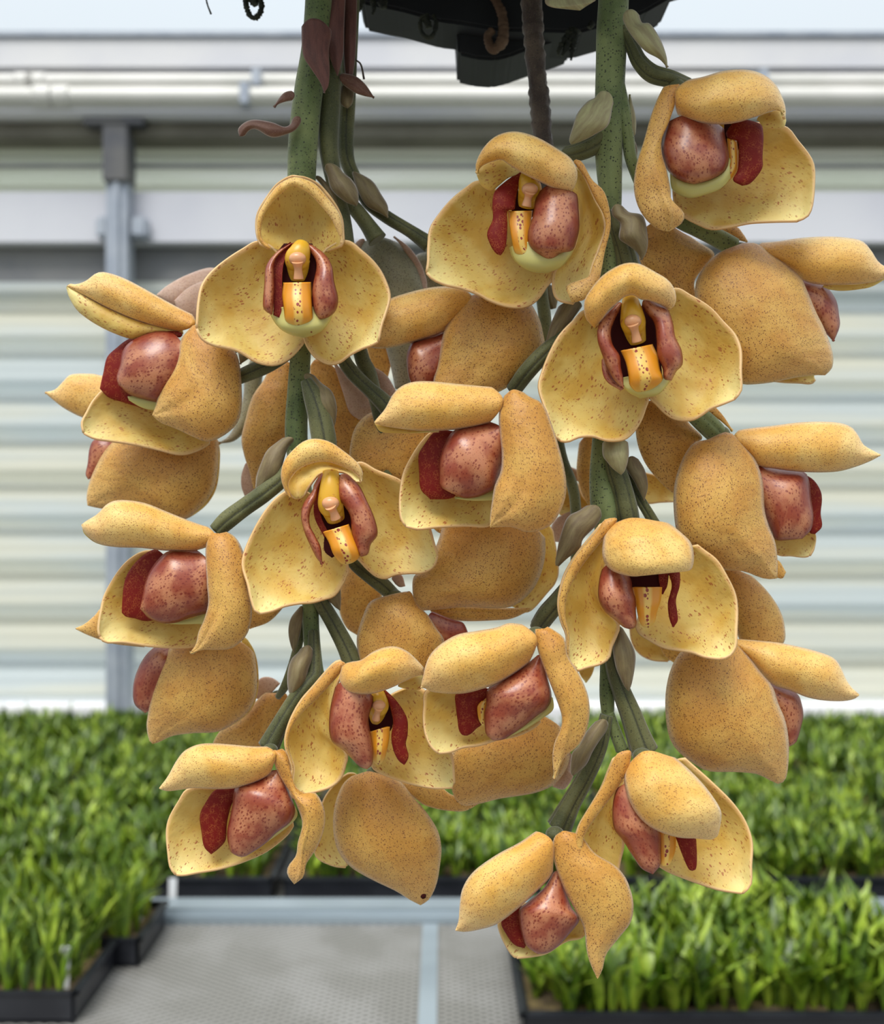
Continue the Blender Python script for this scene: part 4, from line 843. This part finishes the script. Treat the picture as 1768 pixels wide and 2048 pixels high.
tube('flower_stalk', S4, .410, '1213,1430,13 1198,1495,16 1170,1556,18 1142,1606,20 1118,1655,26', 'stalk', ridges=4, depth=.14)
bract(S4, .402, 'G', '1222,78 1262,180 1330,280 1400,352 1490,402 1546,462', '1345,50 1372,150 1430,162 1500,270 1540,380 1548,460', 'bractl', z=(20, 26, 16))
bract(S4, .402, 'G', '1060,600 1055,660 1000,692 935,770 900,870 878,950 890,982', '1200,640 1175,720 1145,850 1060,912 960,962 893,984', 'bractl', z=(24, 26, 12))
bract(S4, .412, 'G', '1284,630 1278,850 1318,925', '1300,660 1332,800 1332,900 1320,925', 'bractl', z=(0,), b=8)
bract(S4, .404, 'X6', '228,150 245,280 330,370 318,530 400,600 500,670 545,730 568,776', '385,160 425,240 565,270 615,360 642,560 622,690 570,778', 'bract', z=(22, 26, 12), b=20)
bract(S4, .412, 'G', '1255,1005 1290,1075 1335,1095', '1322,945 1342,1010 1338,1095', 'bract', z=(0,), b=6)
bract(S4, .414, 'W', '560,240 480,420 443,560 462,592 482,592', '760,240 660,380 580,490 530,560 484,592', 'bract', z=(10,), b=14)
bract(S4, .404, 'X3', '650,180 650,360 700,440 760,510 842,572', '910,180 925,330 915,430 882,530 846,572', 'bractl', z=(12,), b=18)
bract(S4, .414, 'X3', '900,380 880,480 980,640 1080,840', '1000,370 1090,520 1122,690 1084,840', 'bract', z=(4,), b=8)
bract(S4, .404, 'M', '500,15 400,80 300,140 240,300 212,440 203,520 228,532', '595,85 545,190 430,310 400,390 300,470 232,534', 'bract', z=(16, 18, 6))
bract(S4, .405, 'X7', '612,960 510,1070 440,1200 372,1280 360,1440 385,1478', '715,985 680,1080 630,1150 560,1260 500,1380 387,1478', 'bract', z=(12, 18, 12), b=20)
bract(S4, .402, 'X7', '780,140 738,330 760,500 800,600 845,690 878,722', '820,150 900,290 938,390 935,500 908,650 882,722', 'bract', z=(12,), b=22)
bract(S4, .398, 'G', '718,-40 715,20 760,50 850,62 950,72', '1090,-60 1060,0 1000,40 952,72', 'bractl', z=(0,), b=10)

# ---- F21
f = Flower(S4, .400, 'topmost flower on the outer side of the dotted stem, deep hood over a dark red lip, against the sky', (1352, 172, 24, -36))
f.P('lateral_sepal', 'E', '600,380 980,420 1125,442 1200,530 1272,620 1306,700 1306,850 1292,960 1262,1020 1200,1048', '390,700 395,930 450,1020 560,1080 640,1107 760,1092 880,1066 1040,1056 1200,1052', 'in', (-46, -44, -16), -46, warp=3)
f.P('throat', 'E', '720,420 720,500 740,620 720,760', '800,420 820,520 800,640 760,760', 'throat', (-14,), 0)
f.P('lip', 'E', '360,640 368,830 420,885 500,908 600,885 700,845 760,780', '460,640 500,720 600,760 700,720 750,640', 'bowl', (0, 6), 16)
f.P('mid_lobe', 'E', '735,515 742,600 740,700 660,790 600,850', '802,530 812,640 805,720 745,800 640,856', 'mid', (4,), 6)
f.P('lip_lobe', 'E', '720,415 738,510 805,535 812,620 806,720 775,790 832,826', '920,375 962,420 976,500 970,640 970,705 930,770 882,816 836,827', 'lobein', (0, 14, 14), 12)
f.P('lip_lobe', 'E', '390,335 345,420 315,520 308,600 333,700 380,762 450,802 520,817', '680,390 712,430 724,500 742,590 747,660 722,730 645,782 524,818', 'lobe', (4, 18, 16), 40)
f.P('hood_sepal', 'E', '400,140 560,114 700,74 820,61 920,74 1000,110 1062,170 1102,250 1122,320 1122,390', '385,300 400,350 460,385 560,412 680,424 800,412 900,382 960,362 1040,332 1100,335', 'hood', (14, 40, 44, 34), 54, more=(
  ('in', 'E', '925,378 990,350 1050,332 1090,335 1122,372', '950,412 980,442 1060,452 1110,442 1126,400', (14, 16), 4),))
f.P('lateral_sepal', 'E', '340,140 290,230 238,360 190,530 150,650 130,740 124,850 150,960 205,1050 280,1112 350,1127', '432,130 428,220 390,310 350,420 308,520 310,620 340,720 365,850 375,930 452,1000 442,1070 354,1128', 'out', (20, 30, 30), 22, keel=10, kv=.1, mid='400,160 330,400 250,600 265,760 310,900 350,1020 352,1122')

# ---- F22
f = Flower(S4, .428, 'flower at the outer edge turned away, great round speckled back sepal and hood reaching past the picture', (1478, 500, 26, -14))
f.P('lateral_sepal', 'H', '220,20 140,200 150,380 350,560 500,620', '400,130 520,210 632,292 570,380 500,480 520,620', 'out', (-40, -34), 20)
f.P('lateral_sepal', 'H', '560,130 700,180 852,216', '620,100 770,108 825,160 857,212', 'out', (-40,), 6)
f.P('lateral_sepal', 'H', '900,1060 1150,1090 1300,1100', '950,1130 1100,1148 1200,1152 1280,1157 1302,1132', 'in', (-40,), -6)
f.P('lip_lobe', 'H', '1180,440 1340,485 1400,530 1450,610 1467,700 1472,780 1432,882', '1180,600 1280,720 1350,800 1400,850 1430,884', 'lobe', (-20,), 26)
f.P('hood_sepal', 'H', '880,222 1050,210 1200,188 1350,178 1500,183 1620,208 1682,270 1735,350 1830,410', '980,330 1100,390 1230,474 1350,502 1500,500 1620,494 1720,480 1832,424', 'hood', (-10, 4, 0), 46, more=(
  ('in', 'H', '1350,500 1500,500 1620,494 1720,478 1832,422', '1380,530 1480,542 1600,532 1700,508 1833,426', (-4, 0), 2),))
f.P('lateral_sepal', 'H', '780,232 640,300 550,400 500,540 540,780 660,980 750,1120 820,1168 1000,1158 1170,1124 1290,1108 1372,1107', '860,212 930,232 1020,300 1120,370 1210,450 1262,560 1312,680 1362,780 1402,880 1428,980 1420,1060 1374,1107', 'out', (12, 28, 8), 60, keel=10, kv=.1)

# ---- F23
f = Flower(S4, .395, 'flower just inside the dotted stem turned partly aside, hood pulled to one side over its red lip', (1045, 470, 26, -62))
f.P('lateral_sepal', 'C', '900,450 760,432 680,480 570,572 480,680 430,770 418,900 418,1000 408,1072', '1100,800 1292,1080 1250,1172 1180,1272 1080,1322 960,1312 850,1272 760,1222 640,1182 540,1162 450,1122 408,1078', 'in', (-40, -28, 10), -46, warp=4)
f.P('lateral_sepal', 'C', '1440,270 1520,420 1585,560 1645,670 1655,780 1610,920 1560,1060 1545,1190', '1400,480 1480,640 1465,850 1420,950 1315,1070 1300,1180 1330,1262 1440,1292', 'in', (-20, -40, -30, -10), -30, warp=3, more=(
  ('out', 'C', '1430,272 1500,296 1570,420 1652,500 1692,620 1702,760 1662,930 1640,1050 1612,1150 1530,1262 1430,1294', '1460,330 1525,420 1590,560 1650,665 1664,770 1620,920 1580,1010 1550,1100 1490,1130 1400,1160 1385,1200', (10, 8, 0, 0, 4, 8), 9),))
f.P('lip', 'C', '975,850 1000,960 1060,1032 1150,1077 1250,1082', '1450,870 1440,920 1415,970 1350,1042 1255,1082', 'bowl', (0, 10, 0), 34)
f.P('throat', 'C', '1080,370 1030,480 1000,620 1040,700', '1200,400 1220,520 1180,620 1140,700', 'throat', (-10,), 0)
f.P('lip_lobe', 'C', '1060,360 950,440 880,510 864,600 868,700 828,800 850,882 888,942 922,957', '1120,370 1055,460 1032,560 1022,632 972,645 972,740 967,850 950,922 924,957', 'lobein', (4, 22, 28), 10)
f.column('C', (1110, 390), (1130, 490), (1105, 610), 62, 6)
f.P('mid_lobe', 'C', '972,645 985,740 1006,870 1030,945 1092,982', '1150,640 1140,750 1140,880 1160,930 1190,975 1096,984', 'mid', (10, 22, 14), 12)
f.P('lip_lobe', 'C', '1210,440 1170,560 1150,680 1116,800 1128,892 1200,962 1262,988', '1400,470 1462,520 1477,640 1481,760 1462,852 1432,922 1350,942 1312,972 1266,988', 'lobe', (10, 32, 28), 40)
f.P('hood_sepal', 'C', '755,400 748,310 800,200 880,120 980,83 1080,88 1200,130 1320,200 1420,270 1466,360 1460,440 1432,502', '762,360 800,322 860,296 930,282 990,322 1060,368 1120,400 1190,432 1270,472 1345,498 1425,506', 'hood', (26, 50, 52, 40, 22), 36, more=(
  ('in', 'C', '752,350 800,322 860,295 930,281 990,320 1078,372', '758,420 800,476 860,502 910,465 980,410 1074,380', (16, 6), 6),))

# ---- F24
f = Flower(S4, .390, 'open flower facing the camera on the dotted stem, second down, with a pale bonnet-like hood', (1270, 690, 28, -62))
f.P('lateral_sepal', 'D', '640,560 480,478 380,560 270,680 190,830 140,960 113,1070 148,1200 188,1300 218,1420 278,1488', '850,900 962,1130 942,1250 890,1372 800,1472 700,1493 620,1483 540,1457 430,1462 340,1497 281,1491', 'in', (-42, -30, 12), -50, warp=4)
f.P('lateral_sepal', 'D', '1050,480 1170,308 1300,358 1450,450 1560,570 1640,660 1686,780 1688,950 1692,1090 1642,1160', '900,950 965,1130 1040,1212 1110,1282 1190,1327 1300,1332 1380,1292 1450,1242 1550,1202 1640,1164', 'in', (-42, -30, 10), -46, warp=4)
f.P('lip', 'D', '690,1000 760,1070 820,1125 900,1165', '1170,960 1120,1060 1040,1140 905,1167', 'bowl', (-6, 12, 0), 28)
f.P('throat', 'D', '740,440 680,600 680,760 740,900 780,1070', '1000,440 1030,600 1040,760 1070,900 1080,1020', 'throat', (0,), 0)
f.P('lip_lobe', 'D', '745,400 640,500 580,580 568,700 608,830 650,930 692,1012 740,1062 772,1082', '770,430 710,540 676,640 690,740 745,830 755,920 772,1000 774,1082', 'lobe', (10, 36, 34), 16, more=(('lobe', 'D', '600,820 608,960 650,1042 752,1104', '660,930 700,1022 775,1080 756,1104', (14, 18), 6),))
f.P('lip_lobe', 'D', '885,385 940,480 1012,570 1032,700 1040,830 1080,930 1090,1012 1148,1027', '1030,400 1120,460 1162,570 1182,680 1232,790 1238,900 1192,952 1152,1027', 'lobe', (10, 36, 32), 28)
f.column('D', (825, 390), (848, 560), (880, 720), 72, 16)
f.P('mid_lobe', 'D', '752,792 790,880 812,980 822,1060 870,1112 920,1118', '1002,740 1042,830 1062,940 1082,1020 1002,1092 924,1118', 'mid', (26, 40, 24), 18)
f.P('hood_sepal', 'D', '545,612 478,540 462,430 488,350 580,228 680,150 790,103 900,108 1020,170 1130,240 1182,330 1184,420 1142,468', '548,612 602,552 662,472 720,422 780,372 850,356 910,390 980,400 1060,430 1138,468', 'hood', (22, 46, 56, 46, 22), 36)

# ---- F25
f = Flower(S4, .416, 'outer flower midway down the dotted stem, long pointed hood and a glossy red lip seen in profile', (1440, 868, 28, -14))
f.P('lateral_sepal', 'I', '60,40 40,300 100,500 220,650 310,725', '330,120 420,240 505,332 440,390 400,560 330,725', 'out', (-44,), 18)
f.P('lateral_sepal', 'I', '480,120 610,200 712,288', '560,80 650,180 718,286', 'out', (-40,), 5)
f.P('lateral_sepal', 'I', '940,1000 1150,990 1282,990 1284,1080 1246,1148', '960,1090 1040,1148 1120,1153 1200,1160 1245,1150', 'in', (-40,), -6)
f.P('lateral_sepal', 'I', '980,1150 1040,1192 1062,1225 1086,1267', '1000,1300 1060,1312 1086,1270', 'out', (-20,), 5)
f.P('lip_lobe', 'I', '1150,560 1265,615 1322,690 1337,760 1328,860 1337,950 1290,1002', '1180,700 1240,800 1250,900 1250,990 1288,1004', 'lobein', (-26,), 6)
f.P('lip_lobe', 'I', '840,480 1000,545 1200,566 1245,630 1262,760 1277,880 1262,970 1202,1034', '840,700 920,860 970,970 1010,1040 1080,1047 1200,1036', 'lobe', (-12, -4), 40)
f.P('hood_sepal', 'I', '700,290 820,268 1000,248 1150,228 1300,220 1450,228 1540,258 1592,320 1625,380 1690,420 1747,450', '760,400 880,522 1000,547 1150,567 1300,574 1450,567 1580,532 1680,492 1747,455', 'hood', (-6, 6, 0), 42)
f.P('lateral_sepal', 'I', '620,300 540,345 450,362 390,430 340,540 308,660 303,820 330,1000 420,1120 560,1200 650,1252 790,1262 870,1292 950,1317 1022,1312', '690,288 730,320 790,385 862,470 912,580 932,700 937,830 967,950 1012,1060 1027,1180 1026,1308', 'out', (12, 28, 14), 56, keel=10, kv=.2)

# ---- F26
f = Flower(S4, .392, 'lower open flower on the dotted stem with a deep smooth hood like a visor over its small red lip', (1275, 1110, 26, -50))
f.P('lateral_sepal', 'M', '680,150 600,170 545,240 460,340 365,460 285,600 243,750 235,860 260,980 300,1080 300,1200 310,1300 372,1362', '640,400 580,600 555,780 610,900 705,1000 692,1080 650,1180 632,1262 560,1312 470,1332 374,1364', 'in', (-16, -36, -20, 0), -44, warp=3, more=(
  ('out', 'M', '700,140 600,156 550,228 470,328 370,448 288,600 241,750 231,860 256,980 298,1080 298,1200 308,1300 372,1362', '700,175 610,290 545,370 455,480 375,600 310,725 285,850 285,950 314,1060 312,1180 318,1290 372,1362', (16, 12, 8, 4, 4), 8),))
f.P('lateral_sepal', 'M', '1200,300 1290,328 1400,408 1502,490 1582,620 1642,750 1658,880 1652,1050 1647,1170 1600,1242 1532,1264', '850,900 870,1050 960,1120 1080,1182 1200,1202 1300,1217 1400,1252 1528,1267', 'in', (-44, -32, 6), -48, warp=3)
f.P('throat', 'M', '800,560 800,660 830,740', '1120,560 1100,700 1050,760', 'throat', (-6,), 0)
f.P('lip_lobe', 'M', '1090,540 1138,680 1108,820 1113,920 1128,980 1148,1024', '1205,540 1205,680 1174,800 1184,900 1188,970 1152,1024', 'lobein', (4, 16, 20), 8, more=(('lobein', 'M', '1030,560 1036,650 1056,755', '1110,560 1102,680 1070,760', (-2,), 2),))
f.P('mid_lobe', 'M', '822,702 850,850 872,950 900,1012 950,1030', '1062,700 1052,800 1022,900 1002,980 954,1030', 'mid', (14, 26, 14), 16)
f.P('lip_lobe', 'M', '610,470 560,620 548,780 598,892 680,962 750,1022 800,1038', '770,560 812,640 824,720 848,800 852,900 857,980 842,1027 804,1038', 'lobe', (10, 28, 30), 32)
f.P('hood_sepal', 'M', '680,140 610,230 583,360 588,480 650,562 750,602 850,615 960,592 1060,560', '1010,145 1120,190 1212,260 1292,340 1317,430 1312,520 1282,567 1180,578 1110,566', 'hood', (0, 40, 60, 58), 62)

# ---- F27
f = Flower(S4, .436, 'partly hidden flower behind the visor-hooded one, showing only a smooth tan back sepal', (1455, 1170, 20, -20))
f.P('lateral_sepal', 'O', '560,60 620,300 690,500 760,640 900,660', '740,60 850,150 942,250 1012,360 1047,470 1042,600 920,664', 'out', (0,), 26)

# ---- F28
f = Flower(S4, .424, 'outer flower low on the dotted stem turned away, smooth egg-shaped back sepal and drooping pointed hood', (1455, 1290, 24, -20))
f.P('lip_lobe', 'O', '880,860 1050,930 1140,970 1172,1040 1184,1130 1162,1230 1132,1320 1080,1353', '900,1000 980,1120 1030,1240 1078,1352', 'lobe', (-18,), 26)
f.P('hood_sepal', 'O', '640,566 850,583 1000,598 1150,628 1300,668 1400,708 1452,770 1492,860 1532,920 1588,972', '700,640 820,770 960,902 1080,942 1200,992 1320,1017 1450,1024 1540,1012 1588,984', 'hood', (-6, 6, 0), 44)
f.P('lateral_sepal', 'O', '560,560 400,600 290,670 235,760 200,870 183,1000 188,1160 218,1300 290,1402 400,1482 500,1532 700,1537 850,1552 930,1592 998,1622', '640,570 710,620 790,705 880,820 962,920 1002,1040 1052,1160 1077,1300 1078,1450 1055,1590 1002,1622', 'out', (12, 28, 12), 60, keel=10, kv=.2)

# ---- F29
f = Flower(S4, .388, 'flower at the stem end nodding downward, big smooth hood closed over the lip and winged sepals', (1285, 1512, 28, -30))
f.P('lateral_sepal', 'R', '1200,102 1260,112 1350,190 1450,280 1562,390 1632,490 1667,600 1662,720 1660,820 1620,866', '1100,560 1140,690 1200,745 1280,782 1400,822 1500,852 1616,868', 'in', (-40, -34, 0), -40, warp=3)
f.P('lateral_sepal', 'R', '1015,110 950,135 912,210 868,315 800,430 748,520 732,600 750,700 785,790 795,880 838,914', '990,300 945,400 935,500 978,600 962,700 942,790 900,862 842,916', 'in', (0, -30, -30, -6), -30, warp=2, more=(
  ('out', 'R', '1010,105 948,128 906,208 864,310 796,420 745,512 727,600 742,700 778,790 790,880 838,914', '1028,118 1012,200 962,295 892,392 832,472 784,545 764,612 772,700 792,780 801,870 838,914', (18, 12, 6, 4), 8),))
f.P('mid_lobe', 'R', '1160,540 1175,680 1190,728 1222,728', '1268,550 1262,640 1242,702 1224,728', 'mid', (0, 10), 6)
f.P('lip_lobe', 'R', '1250,540 1298,670 1330,742 1348,754', '1372,560 1377,680 1372,742 1352,755', 'lobein', (6, 14), 10)
f.P('lip_lobe', 'R', '985,240 940,330 923,430 933,530 980,592 1030,672 1080,742 1138,772', '1100,380 1150,470 1182,560 1184,650 1182,720 1142,772', 'lobe', (4, 16, 20), 30)
f.P('hood_sepal', 'R', '1020,118 985,230 1000,340 1040,430 1100,500 1180,547 1280,577 1380,582 1450,588 1480,575', '1200,104 1300,180 1400,278 1470,368 1507,440 1502,510 1490,562 1483,575', 'hood', (6, 44, 56, 40), 50)

# ---- F30
f = Flower(S4, .392, 'lowest flower of all, hanging by its own stalk with a pointed side sepal reaching furthest down', (1110, 1668, 26, -20))
f.P('lateral_sepal', 'R', '500,900 330,1025 314,1050 338,1120 378,1190 410,1213', '730,960 778,1095 700,1122 650,1147 580,1192 500,1208 412,1214', 'in', (-36, -20), -14)
f.P('lip_lobe', 'R', '450,930 380,980 328,1030 358,1100 400,1152 450,1169', '480,960 450,1060 468,1130 452,1170', 'lobein', (-14,), 8)
f.P('lip_lobe', 'R', '620,740 560,840 470,920 424,962 428,1050 458,1150 518,1199', '650,780 702,940 748,1012 702,1082 640,1152 580,1193 522,1200', 'lobe', (-6, 8, 8), 34)
f.P('hood_sepal', 'R', '590,535 520,540 430,600 300,670 180,758 120,850 104,950 99,1020 82,1072', '625,690 592,785 500,882 400,972 300,1042 200,1072 130,1082 84,1076', 'hood', (4, 24, 10), 44)
f.P('lateral_sepal', 'R', '635,540 604,600 610,700 660,840 720,960 770,1060 785,1180 808,1260 843,1332', '700,540 760,570 830,660 930,720 980,770 1012,830 1037,930 1022,1030 962,1110 892,1200 872,1280 846,1332', 'out', (10, 18, 16), 32, keel=5)

# ---- F15
f = Flower(S4, .390, 'central flower in profile, long smooth hood above a big glossy red lip with its dark far lobe', (1040, 800, 26, -16))
f.P('lateral_sepal', 'L', '700,560 560,545 470,620 380,760 328,880 306,1040 312,1180 350,1252', '1150,900 1020,1100 990,1250 800,1252 600,1262 450,1278 352,1254', 'in', (-46, -38, -8), -32, warp=3)
f.P('lip', 'L', '1060,960 950,1000 850,1030 720,1040', '1060,1060 950,1068 850,1068 740,1056', 'bowl', (-18,), 6)
f.P('lip_lobe', 'L', '720,520 570,545 490,640 444,722 448,850 460,980 530,1053', '860,600 800,800 740,1000 680,1052 532,1058', 'lobein', (-24,), 12)
f.P('lip_lobe', 'L', '1090,440 900,480 720,530 645,630 604,760 603,880 608,960 680,1004', '1130,720 1070,850 1030,965 960,1012 880,1042 780,1047 684,1004', 'lobe', (-10, 8, 4), 42)
f.P('hood_sepal', 'L', '1105,222 1000,205 760,183 560,163 420,163 320,195 250,260 190,370 140,430 108,468', '1062,440 980,478 800,520 640,535 450,538 300,522 180,502 110,480', 'hood', (0, 14, 8), 46, more=(('in', 'L', '108,472 180,500 300,520 450,536 600,534', '118,500 160,545 280,556 450,555 600,540', (0,), 2),))
f.P('lateral_sepal', 'L', '1110,240 1078,310 1053,420 1060,560 1075,720 1065,850 1020,960 1000,1080 988,1180 986,1262', '1200,212 1290,280 1385,330 1445,460 1505,640 1553,830 1567,970 1542,1100 1462,1240 1370,1292 1262,1307 1170,1272 1080,1267 990,1272', 'out', (16, 28, 20), 46, keel=-13, kv=-.25, warp=2)

# ---- F19
f = Flower(S4, .388, 'flower low in the middle with a plump rounded hood and a strongly folded side sepal beside the stem', (1072, 1268, 26, -16))
f.P('lateral_sepal', 'N', '700,740 400,740 150,758 122,900 118,1000 134,1120 180,1220 240,1277', '1180,920 1060,1060 900,1142 740,1172 600,1212 450,1232 340,1272 242,1280', 'in', (-46, -38, -8), -30, warp=3)
f.P('lip', 'N', '1200,800 1206,920 1110,1000 950,1100 800,1165', '1160,840 1100,950 950,1060 800,1150', 'bowl', (-14,), 8)
f.P('mid_lobe', 'N', '600,850 566,900 576,1000 606,1055', '660,850 645,1000 635,1050 610,1057', 'mid', (-10,), 4)
f.P('lip_lobe', 'N', '660,730 500,770 388,790 383,880 398,1000 410,1090 440,1137 478,1142', '680,790 592,880 585,1000 612,1040 560,1082 520,1122 482,1142', 'lobein', (-16,), 10)
f.P('lip_lobe', 'N', '1090,450 950,560 720,700 650,755 640,880 624,960 629,1060 640,1132 698,1183', '1120,480 1155,640 1192,800 1162,900 1060,982 960,1062 860,1132 780,1177 702,1184', 'lobe', (-8, 10, 6), 42)
f.P('hood_sepal', 'N', '1060,218 900,198 820,196 720,232 560,260 400,290 260,370 170,460 128,560 108,650 88,735', '1078,460 1000,532 880,622 740,702 600,752 450,787 300,788 180,772 140,747 90,742', 'hood', (2, 26, 14), 58)
f.P('lateral_sepal', 'N', '1060,218 1050,300 1080,440 1130,580 1190,730 1240,860 1277,980 1270,1080 1220,1190 1200,1300 1205,1420 1213,1507', '1130,208 1222,260 1302,330 1332,480 1422,620 1492,780 1513,920 1492,1080 1422,1220 1300,1322 1262,1400 1242,1470 1217,1510', 'out', (18, 26, 18), 24, keel=14, kv=.05, mid='1130,240 1220,500 1310,740 1350,860 1340,1000 1300,1180 1275,1330 1240,1430 1215,1508')
